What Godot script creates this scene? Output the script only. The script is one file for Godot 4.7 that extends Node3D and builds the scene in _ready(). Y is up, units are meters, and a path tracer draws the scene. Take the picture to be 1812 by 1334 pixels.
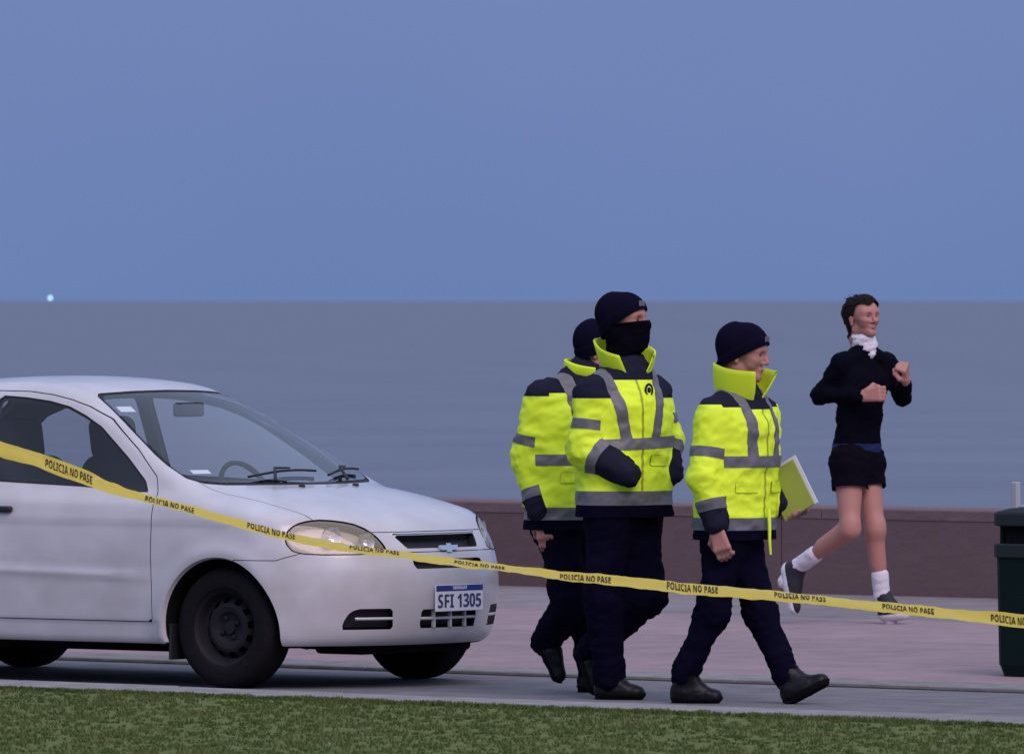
extends Node3D
# Evening promenade by the sea: white sedan, three officers in hi-vis jackets, a jogger, barrier tape.
# Units are metres. Axes: x to the right, y up, z towards the viewer.

const UP := Vector3.UP
const ROAD := Vector3(0.755, 0, 0.656)      # along the road, towards the right and the viewer
const ACROSS := Vector3(0.656, 0, -0.755)   # across it, towards the sea
const KERB := Vector3(-0.53, 0, -47.0)      # a point of the line where road meets promenade
const RISE := 0.0186                        # the promenade rises gently towards the sea wall

var M := {}
var rng := RandomNumberGenerator.new()

func place(t: float, n: float, y: float) -> Vector3:
	return KERB + ROAD * t + ACROSS * n + UP * y

func walk_y(n: float) -> float:
	return 0.02 + RISE * n

# ---------------------------------------------------------------- tags and meshes
func tag(o: Node, label: String, category := "", group := "") -> void:
	o.set_meta("label", label)
	if category: o.set_meta("category", category)
	if group: o.set_meta("group", group)

func root_node(called: String, at: Vector3) -> Node3D:
	var o := Node3D.new(); o.name = called; add_child(o, true); o.position = at
	return o

func mi(mesh: Mesh, m: Material, called: String, parent: Node, at := Vector3.ZERO) -> MeshInstance3D:
	var o := MeshInstance3D.new(); o.name = called; o.mesh = mesh; o.material_override = m
	parent.add_child(o, true); o.position = at
	return o

func lin(r: float, g: float, b: float, a := 1.0) -> Color:
	var c := Color(r, g, b).linear_to_srgb(); c.a = a
	return c

func mat(key: String, c: Color, rough := 0.8, spec := 0.5) -> StandardMaterial3D:
	var m := StandardMaterial3D.new(); m.resource_name = key
	m.albedo_color = c; m.roughness = rough; m.metallic_specular = spec
	M[key] = m
	return m

func noise_tex(sd: int, freq: float, lo: Color, hi: Color, size := 512, octaves := 4) -> NoiseTexture2D:
	var n := FastNoiseLite.new(); n.seed = sd; n.frequency = freq; n.fractal_octaves = octaves; n.noise_type = FastNoiseLite.TYPE_SIMPLEX_SMOOTH
	var t := NoiseTexture2D.new(); t.noise = n; t.width = size; t.height = size; t.seamless = true
	var g := Gradient.new(); g.set_color(0, lo); g.set_color(1, hi); t.color_ramp = g
	return t

func bump_tex(sd: int, freq: float, strength: float, size := 512) -> NoiseTexture2D:
	var n := FastNoiseLite.new(); n.seed = sd; n.frequency = freq; n.fractal_octaves = 4
	var t := NoiseTexture2D.new(); t.noise = n; t.width = size; t.height = size; t.seamless = true; t.as_normal_map = true; t.bump_strength = strength
	return t

func textured(m: StandardMaterial3D, t: Texture2D, scale: float, bump: Texture2D = null, amount := 1.0) -> void:
	m.albedo_texture = t; m.uv1_triplanar = true; m.uv1_world_triplanar = true; m.uv1_scale = Vector3.ONE * scale
	if bump:
		m.normal_enabled = true; m.normal_texture = bump; m.normal_scale = amount

# ---------------------------------------------------------------- surfaces: vertices, normals, triangles
class Surf:
	var v := PackedVector3Array()
	var n := PackedVector3Array()
	var t := PackedInt32Array()
	func mesh() -> ArrayMesh:
		var am := ArrayMesh.new()
		if t.size() < 3: return am
		var a := []; a.resize(Mesh.ARRAY_MAX)
		a[Mesh.ARRAY_VERTEX] = v; a[Mesh.ARRAY_NORMAL] = n; a[Mesh.ARRAY_INDEX] = t
		am.add_surface_from_arrays(Mesh.PRIMITIVE_TRIANGLES, a)
		return am
	func smooth() -> void:
		n = PackedVector3Array(); n.resize(v.size())
		for i in range(0, t.size(), 3):
			var a := t[i]; var b := t[i + 1]; var c := t[i + 2]
			var f := (v[c] - v[a]).cross(v[b] - v[a])
			n[a] += f; n[b] += f; n[c] += f
		for i in n.size(): n[i] = n[i].normalized()
	func add(s: Surf, x := Transform3D.IDENTITY) -> void:
		var o := v.size()
		for i in s.v.size():
			v.append(x * s.v[i]); n.append((x.basis * s.n[i]).normalized())
		for i in s.t: t.append(i + o)
	func moved(d: float) -> Surf:
		var s := Surf.new(); s.t = t; s.n = n; s.v = v.duplicate()
		for i in v.size(): s.v[i] += n[i] * d
		return s
	func quad(a: Vector3, b: Vector3, c: Vector3, d: Vector3) -> void:
		# a b c d run clockwise seen from the front
		var o := v.size(); var f := (c - a).cross(b - a).normalized()
		for p in [a, b, c, d]: v.append(p); n.append(f)
		for i in [0, 1, 2, 0, 2, 3]: t.append(o + i)

# A rounded implicit body: tapered capsules joined by a smooth minimum.
class Body:
	var a := PackedVector3Array()
	var ba := PackedVector3Array()
	var il := PackedFloat32Array()
	var ra := PackedFloat32Array()
	var dr := PackedFloat32Array()
	var ax := PackedVector3Array()
	var fl := PackedFloat32Array()
	var k := 0.03
	func _init(join := 0.03) -> void: k = join
	func bone(p: Vector3, q: Vector3, r0: float, r1: float, axis := Vector3.ZERO, flat := 1.0) -> Body:
		var d := q - p
		if flat != 1.0: d += axis * (d.dot(axis) * (flat - 1.0))
		a.append(p); ba.append(d); il.append(1.0 / maxf(d.length_squared(), 1e-9))
		ra.append(r0); dr.append(r1 - r0); ax.append(axis); fl.append(flat - 1.0)
		return self
	func f(p: Vector3) -> float:
		var d := 10.0
		for i in a.size():
			var pa := p - a[i]
			if fl[i] != 0.0: pa += ax[i] * (pa.dot(ax[i]) * fl[i])
			var h := clampf(pa.dot(ba[i]) * il[i], 0.0, 1.0)
			var e := (pa - ba[i] * h).length() - ra[i] - dr[i] * h
			var w := k - absf(d - e)
			d = minf(d, e)
			if w > 0.0: d -= w * w * 0.25 / k
		return d
	func box() -> AABB:
		var r := AABB(a[0], Vector3.ZERO)
		for i in a.size():
			var m := maxf(ra[i], ra[i] + dr[i]) + 0.03
			var b := a[i] + ba[i]
			if fl[i] != 0.0: b = a[i] + ba[i] - ax[i] * (ba[i].dot(ax[i]) * fl[i] / (1.0 + fl[i]))
			for c in [a[i], b]:
				r = r.expand(c - Vector3.ONE * m); r = r.expand(c + Vector3.ONE * m)
		return r

# Surface nets over a scalar field; polish moves the vertices onto the surface and takes normals from the field.
func nets(f: Callable, lo: Vector3, hi: Vector3, h: float, polish := false) -> Surf:
	var s := Surf.new()
	var nx := int(ceil((hi.x - lo.x) / h)); var ny := int(ceil((hi.y - lo.y) / h)); var nz := int(ceil((hi.z - lo.z) / h))
	var sx := nx + 1; var sxy := (nx + 1) * (ny + 1)
	var g := PackedFloat32Array(); g.resize(sxy * (nz + 1)); g.fill(1e9)
	var id := PackedInt32Array(); id.resize(sxy * (nz + 1)); id.fill(-1)
	var cells := PackedInt32Array()
	var B := 4
	var reach := B * h * 0.5 * 1.732 * 1.7 + h
	var off := PackedInt32Array([0, 1, sx, sx + 1, sxy, sxy + 1, sxy + sx, sxy + sx + 1])
	var e0 := PackedInt32Array([0, 2, 4, 6, 0, 1, 4, 5, 0, 1, 2, 3])
	var e1 := PackedInt32Array([1, 3, 5, 7, 2, 3, 6, 7, 4, 5, 6, 7])
	var cv := PackedFloat32Array(); cv.resize(8)
	for bk in range(0, nz, B):
		for bj in range(0, ny, B):
			for bi in range(0, nx, B):
				if absf(f.call(lo + Vector3(bi + 2, bj + 2, bk + 2) * h)) > reach: continue
				for k in range(bk, mini(bk + B, nz)):
					for j in range(bj, mini(bj + B, ny)):
						for i in range(bi, mini(bi + B, nx)):
							var base := i + j * sx + k * sxy
							var inside := 0
							for c in 8:
								var q := base + off[c]
								var w := g[q]
								if w > 1e8:
									w = f.call(lo + Vector3(i + (c & 1), j + ((c >> 1) & 1), k + (c >> 2)) * h)
									g[q] = w
								cv[c] = w
								if w < 0.0: inside += 1
							if inside == 0 or inside == 8: continue
							var p := Vector3.ZERO; var m := 0
							for e in 12:
								var u := cv[e0[e]]; var w2 := cv[e1[e]]
								if (u < 0.0) != (w2 < 0.0):
									var A := Vector3(e0[e] & 1, (e0[e] >> 1) & 1, e0[e] >> 2)
									var C := Vector3(e1[e] & 1, (e1[e] >> 1) & 1, e1[e] >> 2)
									p += A.lerp(C, u / (u - w2)); m += 1
							id[base] = s.v.size(); cells.append(base)
							s.v.append(lo + (p / m + Vector3(i, j, k)) * h)
	var st := PackedInt32Array([1, sx, sxy])
	for base in cells:
		var u := g[base]
		for d in 3:
			var w := g[base + st[d]]
			if w > 1e8 or (u < 0.0) == (w < 0.0): continue
			var s1 := st[(d + 1) % 3]; var s2 := st[(d + 2) % 3]
			if base - s1 - s2 < 0: continue
			var q0 := id[base]; var q1 := id[base - s1]; var q2 := id[base - s1 - s2]; var q3 := id[base - s2]
			if q1 < 0 or q2 < 0 or q3 < 0: continue
			if u < 0.0: s.t.append_array(PackedInt32Array([q0, q2, q1, q0, q3, q2]))
			else: s.t.append_array(PackedInt32Array([q0, q1, q2, q0, q2, q3]))
	if polish:
		s.n.resize(s.v.size())
		var e := h * 0.35
		for i in s.v.size():
			var p := s.v[i]
			for pass_ in 2:
				var v0: float = f.call(p + Vector3(e, -e, -e)); var v1: float = f.call(p + Vector3(-e, -e, e))
				var v2: float = f.call(p + Vector3(-e, e, -e)); var v3: float = f.call(p + Vector3(e, e, e))
				var gr := (Vector3(1, -1, -1) * v0 + Vector3(-1, -1, 1) * v1 + Vector3(-1, 1, -1) * v2 + Vector3.ONE * v3) / (4.0 * e)
				s.n[i] = gr.normalized()
				if pass_ == 0:
					p -= gr * clampf((v0 + v1 + v2 + v3) * 0.25 / maxf(gr.length_squared(), 0.05), -h * 0.6, h * 0.6)
					s.v[i] = p
	else:
		s.smooth()
	return s

func blob(b: Body, h: float) -> Surf:
	var x := b.box()
	return nets(b.f, x.position, x.end, h)

# Cuts a surface along g = 0. Returns [g >= 0, g < 0].
func cut(s: Surf, g: Callable) -> Array:
	var nv := s.v.size()
	var w := PackedFloat32Array(); w.resize(nv)
	for i in nv: w[i] = g.call(s.v[i])
	var out := [Surf.new(), Surf.new()]
	var maps := [PackedInt32Array(), PackedInt32Array()]
	for o in 2:
		maps[o].resize(nv); maps[o].fill(-1)
	for i in range(0, s.t.size(), 3):
		var c := 0
		for e in 3:
			if w[s.t[i + e]] >= 0.0: c += 1
		if c == 3 or c == 0:
			var o := 0 if c == 3 else 1
			var q: Surf = out[o]
			for e in 3:
				var a := s.t[i + e]
				if maps[o][a] < 0:
					maps[o][a] = q.v.size(); q.v.append(s.v[a]); q.n.append(s.n[a])
				q.t.append(maps[o][a])
			continue
		for o in 2:
			var q: Surf = out[o]
			var poly := PackedInt32Array()
			for e in 3:
				var a := s.t[i + e]; var b := s.t[i + (e + 1) % 3]
				var ina := (w[a] >= 0.0) == (o == 0); var inb := (w[b] >= 0.0) == (o == 0)
				if ina:
					if maps[o][a] < 0:
						maps[o][a] = q.v.size(); q.v.append(s.v[a]); q.n.append(s.n[a])
					poly.append(maps[o][a])
				if ina != inb:
					var t := w[a] / (w[a] - w[b])
					poly.append(q.v.size()); q.v.append(s.v[a].lerp(s.v[b], t)); q.n.append(s.n[a].lerp(s.n[b], t).normalized())
			for e in range(1, poly.size() - 1):
				q.t.append(poly[0]); q.t.append(poly[e]); q.t.append(poly[e + 1])
	return out

# Signed distance to a closed outline, positive inside.
func inside_of(p: Vector2, poly: PackedVector2Array) -> float:
	var d := 1e9; var s := -1.0; var j := poly.size() - 1
	for i in poly.size():
		var a := poly[i]; var e := poly[j] - a; var w := p - a
		d = minf(d, (w - e * clampf(w.dot(e) / e.length_squared(), 0, 1)).length_squared())
		if (a.y > p.y) != (poly[j].y > p.y) and p.x < e.x * (p.y - a.y) / e.y + a.x: s = -s
		j = i
	return s * sqrt(d)

# ---------------------------------------------------------------- simple solids
func rbox(size: Vector3, r := 0.01, seg := 3) -> Surf:
	var s := Surf.new(); var inner := size * 0.5 - Vector3.ONE * r
	var us := []   # (side, tilt) pairs along one axis of a face
	for i in seg + 1: us.append(Vector2(-1, tan(-PI / 4 + PI / 4 * i / seg)))
	for i in seg + 1: us.append(Vector2(1, tan(PI / 4 * i / seg)))
	var m := us.size()
	for face in 6:
		var ax := face >> 1; var sg := 1.0 if face & 1 else -1.0
		var o := s.v.size()
		for i in m:
			for j in m:
				var c := Vector3.ZERO; var d := Vector3.ZERO
				c[ax] = sg; d[ax] = sg
				c[(ax + 1) % 3] = us[i].x; d[(ax + 1) % 3] = us[i].y
				c[(ax + 2) % 3] = us[j].x; d[(ax + 2) % 3] = us[j].y
				d = d.normalized()
				s.v.append(c * inner + d * r); s.n.append(d)
		for i in m - 1:
			for j in m - 1:
				var a := o + i * m + j; var b := a + m; var c2 := b + 1; var d2 := a + 1
				if sg > 0: s.t.append_array(PackedInt32Array([a, c2, b, a, d2, c2]))
				else: s.t.append_array(PackedInt32Array([a, b, c2, a, c2, d2]))
	return s

func lathe(prof: PackedVector2Array, seg := 40) -> Surf:
	# profile of (radius, z) turned round the z axis
	var s := Surf.new(); var m := prof.size()
	for i in seg + 1:
		var w := TAU * i / seg
		for p in prof: s.v.append(Vector3(cos(w) * p.x, sin(w) * p.x, p.y))
	for i in seg:
		for j in m - 1:
			var a := i * m + j; var b := a + m
			s.t.append_array(PackedInt32Array([a, b + 1, b, a, a + 1, b + 1]))
	s.smooth()
	for j in m:
		var q := (s.n[j] + s.n[seg * m + j]).normalized(); s.n[j] = q; s.n[seg * m + j] = q
	return s

func tube(pts: PackedVector3Array, radii: PackedFloat32Array, seg := 10) -> Surf:
	var s := Surf.new(); var side := Vector3.ZERO
	for i in pts.size():
		var d := (pts[mini(i + 1, pts.size() - 1)] - pts[maxi(i - 1, 0)]).normalized()
		if side == Vector3.ZERO: side = d.cross(UP if absf(d.y) < 0.9 else Vector3.RIGHT).normalized()
		side = (side - d * side.dot(d)).normalized()
		var up := side.cross(d)
		for j in seg: s.v.append(pts[i] + (side * cos(TAU * j / seg) + up * sin(TAU * j / seg)) * radii[mini(i, radii.size() - 1)])
	for i in pts.size() - 1:
		for j in seg:
			var a := i * seg + j; var b := i * seg + (j + 1) % seg
			s.t.append_array(PackedInt32Array([a, a + seg, b, b, a + seg, b + seg]))
	for e in 2:
		var o := 0 if e == 0 else (pts.size() - 1) * seg
		for j in range(1, seg - 1):
			s.t.append_array(PackedInt32Array([o, o + j, o + j + 1]) if e == 0 else PackedInt32Array([o, o + j + 1, o + j]))
	s.smooth()
	return s

func prism(poly: PackedVector2Array, z0: float, z1: float) -> Surf:
	# a flat outline in x and y with thickness along z
	var s := Surf.new(); var ix := Geometry2D.triangulate_polygon(poly)
	for side in 2:
		var o := s.v.size(); var z := z1 if side else z0
		for p in poly: s.v.append(Vector3(p.x, p.y, z)); s.n.append(Vector3(0, 0, signf(z1 - z0) * (1 if side else -1)))
		for i in range(0, ix.size(), 3):
			var a := poly[ix[i]]; var b := poly[ix[i + 1]]; var c := poly[ix[i + 2]]
			var ccw := (b - a).cross(c - a) > 0
			if ccw == (side == 1): s.t.append_array(PackedInt32Array([o + ix[i], o + ix[i + 2], o + ix[i + 1]]))
			else: s.t.append_array(PackedInt32Array([o + ix[i], o + ix[i + 1], o + ix[i + 2]]))
	for i in poly.size():
		var a := poly[i]; var b := poly[(i + 1) % poly.size()]
		s.quad(Vector3(a.x, a.y, z0), Vector3(a.x, a.y, z1), Vector3(b.x, b.y, z1), Vector3(b.x, b.y, z0))
	return s

func text_surf(words: String, height: float, depth: float) -> Surf:
	var f := SystemFont.new(); f.font_names = PackedStringArray(["Droid Sans"]); f.font_weight = 700
	var t := TextMesh.new(); t.text = words; t.font = f; t.font_size = 64; t.pixel_size = height / 46.0; t.depth = depth; t.curve_step = 4.0
	var a := t.get_mesh_arrays(); var s := Surf.new()
	s.v = a[Mesh.ARRAY_VERTEX]; s.n = a[Mesh.ARRAY_NORMAL]; s.t = a[Mesh.ARRAY_INDEX]
	return s

func table(pts: Array, lo: float, hi: float, count := 256) -> PackedFloat32Array:
	# samples a smooth curve through pts (sorted by x) at even steps
	var o := PackedFloat32Array()
	for i in count:
		var x := lo + (hi - lo) * i / (count - 1)
		var k := 0
		while k < pts.size() - 2 and pts[k + 1].x < x: k += 1
		var p0: Vector2 = pts[maxi(k - 1, 0)]; var p1: Vector2 = pts[k]; var p2: Vector2 = pts[k + 1]; var p3: Vector2 = pts[mini(k + 2, pts.size() - 1)]
		var m1 := (p2.y - p0.y) / (p2.x - p0.x); var m2 := (p3.y - p1.y) / (p3.x - p1.x)
		var w := p2.x - p1.x; var t := clampf((x - p1.x) / w, 0, 1); var t2 := t * t; var t3 := t2 * t
		o.append((2 * t3 - 3 * t2 + 1) * p1.y + (t3 - 2 * t2 + t) * w * m1 + (3 * t2 - 2 * t3) * p2.y + (t3 - t2) * w * m2)
	return o

func at_x(tab: PackedFloat32Array, lo: float, hi: float, x: float) -> float:
	var u := clampf((x - lo) / (hi - lo), 0, 0.9999) * (tab.size() - 1)
	var i := int(u)
	return tab[i] + (tab[i + 1] - tab[i]) * (u - i)

func smax(a: float, b: float, k: float) -> float:
	var w := maxf(k - absf(a - b), 0.0)
	return maxf(a, b) + w * w * 0.25 / k

func _ready() -> void:
	rng.seed = 20240611
	# ---- camera: a long lens at eye height
	var cam := Camera3D.new(); cam.name = "camera"; add_child(cam)
	cam.position = Vector3(0, 1.84, 0); cam.rotation.x = -atan(135.0 / 16800.0)
	var optics := CameraAttributesPhysical.new()
	optics.frustum_focal_length = 12.0 * 16800.0 / 667.0; optics.frustum_near = 1.0; optics.frustum_far = 150000.0
	optics.frustum_focus_distance = 44.6; optics.exposure_aperture = 10.0
	cam.attributes = optics; cam.fov = rad_to_deg(2.0 * atan(667.0 / 16800.0)); cam.near = 1.0; cam.far = 150000.0; cam.current = true
	# ---- sky: even dusk overcast, lighter overhead
	var sm := ProceduralSkyMaterial.new()
	sm.sky_horizon_color = Color8(104, 126, 177); sm.sky_top_color = Color8(202, 219, 255); sm.sky_curve = 0.40
	sm.ground_horizon_color = Color8(106, 128, 178); sm.ground_bottom_color = Color8(106, 128, 178); sm.ground_curve = 0.2
	sm.sun_angle_max = 1.0; sm.energy_multiplier = 1.0
	# thin cloud, barely visible
	sm.sky_cover = noise_tex(91, 0.035, Color(0, 0, 0), Color(0.15, 0.15, 0.165), 1024, 4)
	sm.sky_cover.width = 2048
	var sky := Sky.new(); sky.sky_material = sm
	var env := Environment.new(); env.background_mode = Environment.BG_SKY; env.sky = sky
	env.tonemap_mode = Environment.TONE_MAPPER_LINEAR; env.tonemap_exposure = 1.0
	env.sdfgi_enabled = true; env.ssao_enabled = true; env.ssil_enabled = true
	var we := WorldEnvironment.new(); we.name = "environment"; we.environment = env; add_child(we)
	# ---- what is left of the daylight: broad, soft, from behind the viewer
	var sun := DirectionalLight3D.new(); sun.name = "daylight"; add_child(sun)
	sun.light_color = Color(1.0, 0.88, 0.91); sun.light_energy = 0.62; sun.light_angular_distance = 40.0; sun.shadow_enabled = true
	sun.sky_mode = DirectionalLight3D.SKY_MODE_LIGHT_ONLY
	sun.look_at_from_position(Vector3(5, 12, 12), Vector3.ZERO)
	materials()
	sea_and_land()
	build_car()
	build_people()
	build_bin()
	build_tape()
	build_grass()

func materials() -> void:
	var m: StandardMaterial3D
	m = mat("paint", lin(0.60, 0.60, 0.62), 0.28, 0.5)
	m.clearcoat_enabled = true; m.clearcoat = 0.7; m.clearcoat_roughness = 0.08
	textured(m, noise_tex(5, 0.012, Color(0.88, 0.87, 0.855), Color(1, 1, 1), 512, 5), 0.6)
	mat("plastic", lin(0.012, 0.013, 0.017), 0.55)
	mat("seal", lin(0.03, 0.03, 0.036), 0.8, 0.3)
	m = mat("rubber", lin(0.014, 0.013, 0.016), 0.9, 0.25)
	textured(m, noise_tex(8, 0.03, Color(0.7, 0.7, 0.72), Color(1, 1, 1)), 2.0)
	mat("steel_wheel", lin(0.017, 0.016, 0.02), 0.7, 0.3)
	mat("underside", lin(0.008, 0.008, 0.009), 0.95, 0.2)
	m = mat("glass", lin(0.02, 0.025, 0.025, 0.08), 0.03)
	m.transparency = BaseMaterial3D.TRANSPARENCY_ALPHA
	m = mat("side_glass", lin(0.01, 0.012, 0.015, 0.14), 0.03)
	m.transparency = BaseMaterial3D.TRANSPARENCY_ALPHA
	m = mat("lamp_lens", lin(0.60, 0.53, 0.37, 0.28), 0.06)
	m.transparency = BaseMaterial3D.TRANSPARENCY_ALPHA
	m = mat("reflector", lin(0.82, 0.80, 0.76), 0.22); m.metallic = 0.85
	mat("lamp_bowl", lin(0.55, 0.50, 0.40), 0.3)
	m = mat("chrome", lin(0.8, 0.8, 0.82), 0.15); m.metallic = 1.0
	mat("trim", lin(0.018, 0.019, 0.024), 0.85, 0.3)
	m = mat("seat_cloth", lin(0.022, 0.024, 0.032), 0.95, 0.2)
	mat("headliner", lin(0.10, 0.10, 0.105), 0.95, 0.2)
	mat("plate_ink", lin(0.035, 0.04, 0.13), 0.5)
	mat("plate_white", lin(0.75, 0.76, 0.80), 0.4)
	mat("plate_blue", lin(0.012, 0.03, 0.20), 0.4)
	mat("sticker", lin(0.7, 0.76, 0.82), 0.5)
	# clothing
	m = mat("hivis", lin(0.76, 1.0, 0.035), 0.62, 0.4)
	m = mat("navy", lin(0.009, 0.009, 0.02), 0.9, 0.2)
	mat("navy_panel", lin(0.015, 0.016, 0.032), 0.9, 0.2)
	mat("reflective", lin(0.13, 0.13, 0.145), 0.5, 0.5)
	mat("zip", lin(0.34, 0.42, 0.02), 0.6)
	mat("trouser", lin(0.0036, 0.003, 0.0125), 0.95, 0.15)
	mat("boot", lin(0.004, 0.004, 0.0055), 0.45, 0.35)
	mat("sole", lin(0.006, 0.006, 0.007), 0.9, 0.2)
	mat("knit", lin(0.005, 0.004, 0.015), 0.95, 0.15)
	mat("gaiter", lin(0.0035, 0.003, 0.007), 0.95, 0.12)
	m = mat("skin", lin(0.42, 0.205, 0.165), 0.55, 0.4)
	m.subsurf_scatter_enabled = true; m.subsurf_scatter_strength = 0.08
	mat("hair", lin(0.008, 0.005, 0.005), 0.65, 0.25)
	mat("eye", lin(0.018, 0.011, 0.010), 0.3, 0.5)
	mat("lip", lin(0.26, 0.085, 0.075), 0.5)
	mat("runner_top", lin(0.003, 0.003, 0.008), 0.9, 0.15)
	mat("runner_blue", lin(0.012, 0.022, 0.085), 0.8, 0.3)
	mat("shorts", lin(0.0045, 0.0035, 0.008), 0.9, 0.15)
	mat("white_cloth", lin(0.66, 0.64, 0.68), 0.9, 0.3)
	mat("shoe_white", lin(0.70, 0.68, 0.72), 0.6)
	mat("shoe_dark", lin(0.012, 0.011, 0.020), 0.7)
	mat("folder_face", lin(0.30, 0.36, 0.06), 0.5)
	mat("paper", lin(0.62, 0.64, 0.66), 0.8)
	# place
	m = mat("tape", lin(0.55, 0.45, 0.055), 0.38)
	m.backlight_enabled = true; m.backlight = lin(0.30, 0.24, 0.03)
	mat("ink", lin(0.04, 0.035, 0.02), 0.6)
	m = mat("bin", lin(0.005, 0.0145, 0.014), 0.7, 0.2)
	mat("bin_lid", lin(0.020, 0.028, 0.032), 0.7, 0.25)
	mat("post_grey", lin(0.36, 0.37, 0.40), 0.6)
	var soft := bump_tex(31, 0.05, 3.0)
	m = mat("asphalt", Color.WHITE, 0.9, 0.35)
	textured(m, noise_tex(11, 0.008, lin(0.125, 0.122, 0.132), lin(0.20, 0.195, 0.205), 1024, 6), 0.35, soft, 0.5)
	for i in 3:
		var w: float = [0.94, 1.0, 1.05][i]
		m = mat("paving%d" % i, Color.WHITE, 0.88, 0.35)
		textured(m, noise_tex(20 + i, 0.01, lin(0.24 * w, 0.178 * w, 0.185 * w), lin(0.315 * w, 0.24 * w, 0.248 * w), 1024, 6), 0.22, soft, 0.4)
		m = mat("paving_grey%d" % i, Color.WHITE, 0.88, 0.35)
		textured(m, noise_tex(30 + i, 0.01, lin(0.19 * w, 0.168 * w, 0.172 * w), lin(0.26 * w, 0.235 * w, 0.24 * w), 1024, 6), 0.22, soft, 0.4)
		m = mat("kerb%d" % i, Color.WHITE, 0.9, 0.35)
		textured(m, noise_tex(40 + i, 0.015, lin(0.17 * w, 0.165 * w, 0.162 * w), lin(0.29 * w, 0.28 * w, 0.275 * w), 512, 5), 0.6, soft, 0.6)
		m = mat("wall_stone%d" % i, Color.WHITE, 0.85, 0.35)
		textured(m, noise_tex(50 + i, 0.01, lin(0.125 * w, 0.084 * w, 0.087 * w), lin(0.148 * w, 0.099 * w, 0.102 * w), 1024, 5), 0.4, soft, 0.25)
	m = mat("coping", Color.WHITE, 0.85, 0.35)
	textured(m, noise_tex(55, 0.01, lin(0.145, 0.10, 0.103), lin(0.18, 0.122, 0.126), 512, 5), 0.5, soft, 0.5)
	m = mat("joint", lin(0.07, 0.062, 0.064), 0.95, 0.2)
	m = mat("soil", Color.WHITE, 1.0, 0.1)
	textured(m, noise_tex(61, 0.02, lin(0.105, 0.132, 0.045), lin(0.145, 0.17, 0.066), 1024, 5), 0.5)
	m = mat("blade", Color.WHITE, 0.7, 0.3); m.vertex_color_use_as_albedo = true
	m.backlight_enabled = true; m.backlight = lin(0.75, 0.9, 0.5)
	m = mat("seawater", lin(0.10, 0.112, 0.155), 0.42, 0.45)
	textured(m, noise_tex(71, 0.008, Color(0.84, 0.85, 0.88), Color(1, 1, 1), 1024, 5), 0.004, bump_tex(72, 0.02, 6.0, 1024), 0.5)
	m = mat("lantern_glow", lin(0.7, 0.9, 0.95), 0.4); m.emission_enabled = true; m.emission = Color(0.75, 0.95, 1.0); m.emission_energy_multiplier = 3.0
	mat("marker_steel", lin(0.22, 0.24, 0.30), 0.8)

func structure(called: String, s: Surf, m: Material, parent: Node = self) -> MeshInstance3D:
	var o := mi(s.mesh(), m, called, parent)
	if parent == self: o.set_meta("kind", "structure")
	return o

# a slab lying along the road: t and n run along and across it, y0 at the front edge, y1 at the back edge
func slab(t0: float, t1: float, n0: float, n1: float, y0: float, y1: float, thick: float, bevel := 0.006) -> Surf:
	var s := Surf.new(); var b := bevel
	var top := [place(t0 + b, n0 + b, y0), place(t0 + b, n1 - b, y1), place(t1 - b, n1 - b, y1), place(t1 - b, n0 + b, y0)]
	var rim := [place(t0, n0, y0 - b), place(t0, n1, y1 - b), place(t1, n1, y1 - b), place(t1, n0, y0 - b)]
	s.quad(top[0], top[1], top[2], top[3])
	for i in 4:
		var j := (i + 1) % 4
		s.quad(top[j], top[i], rim[i], rim[j])
		s.quad(rim[j], rim[i], rim[i] - UP * thick, rim[j] - UP * thick)
	return s

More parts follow.
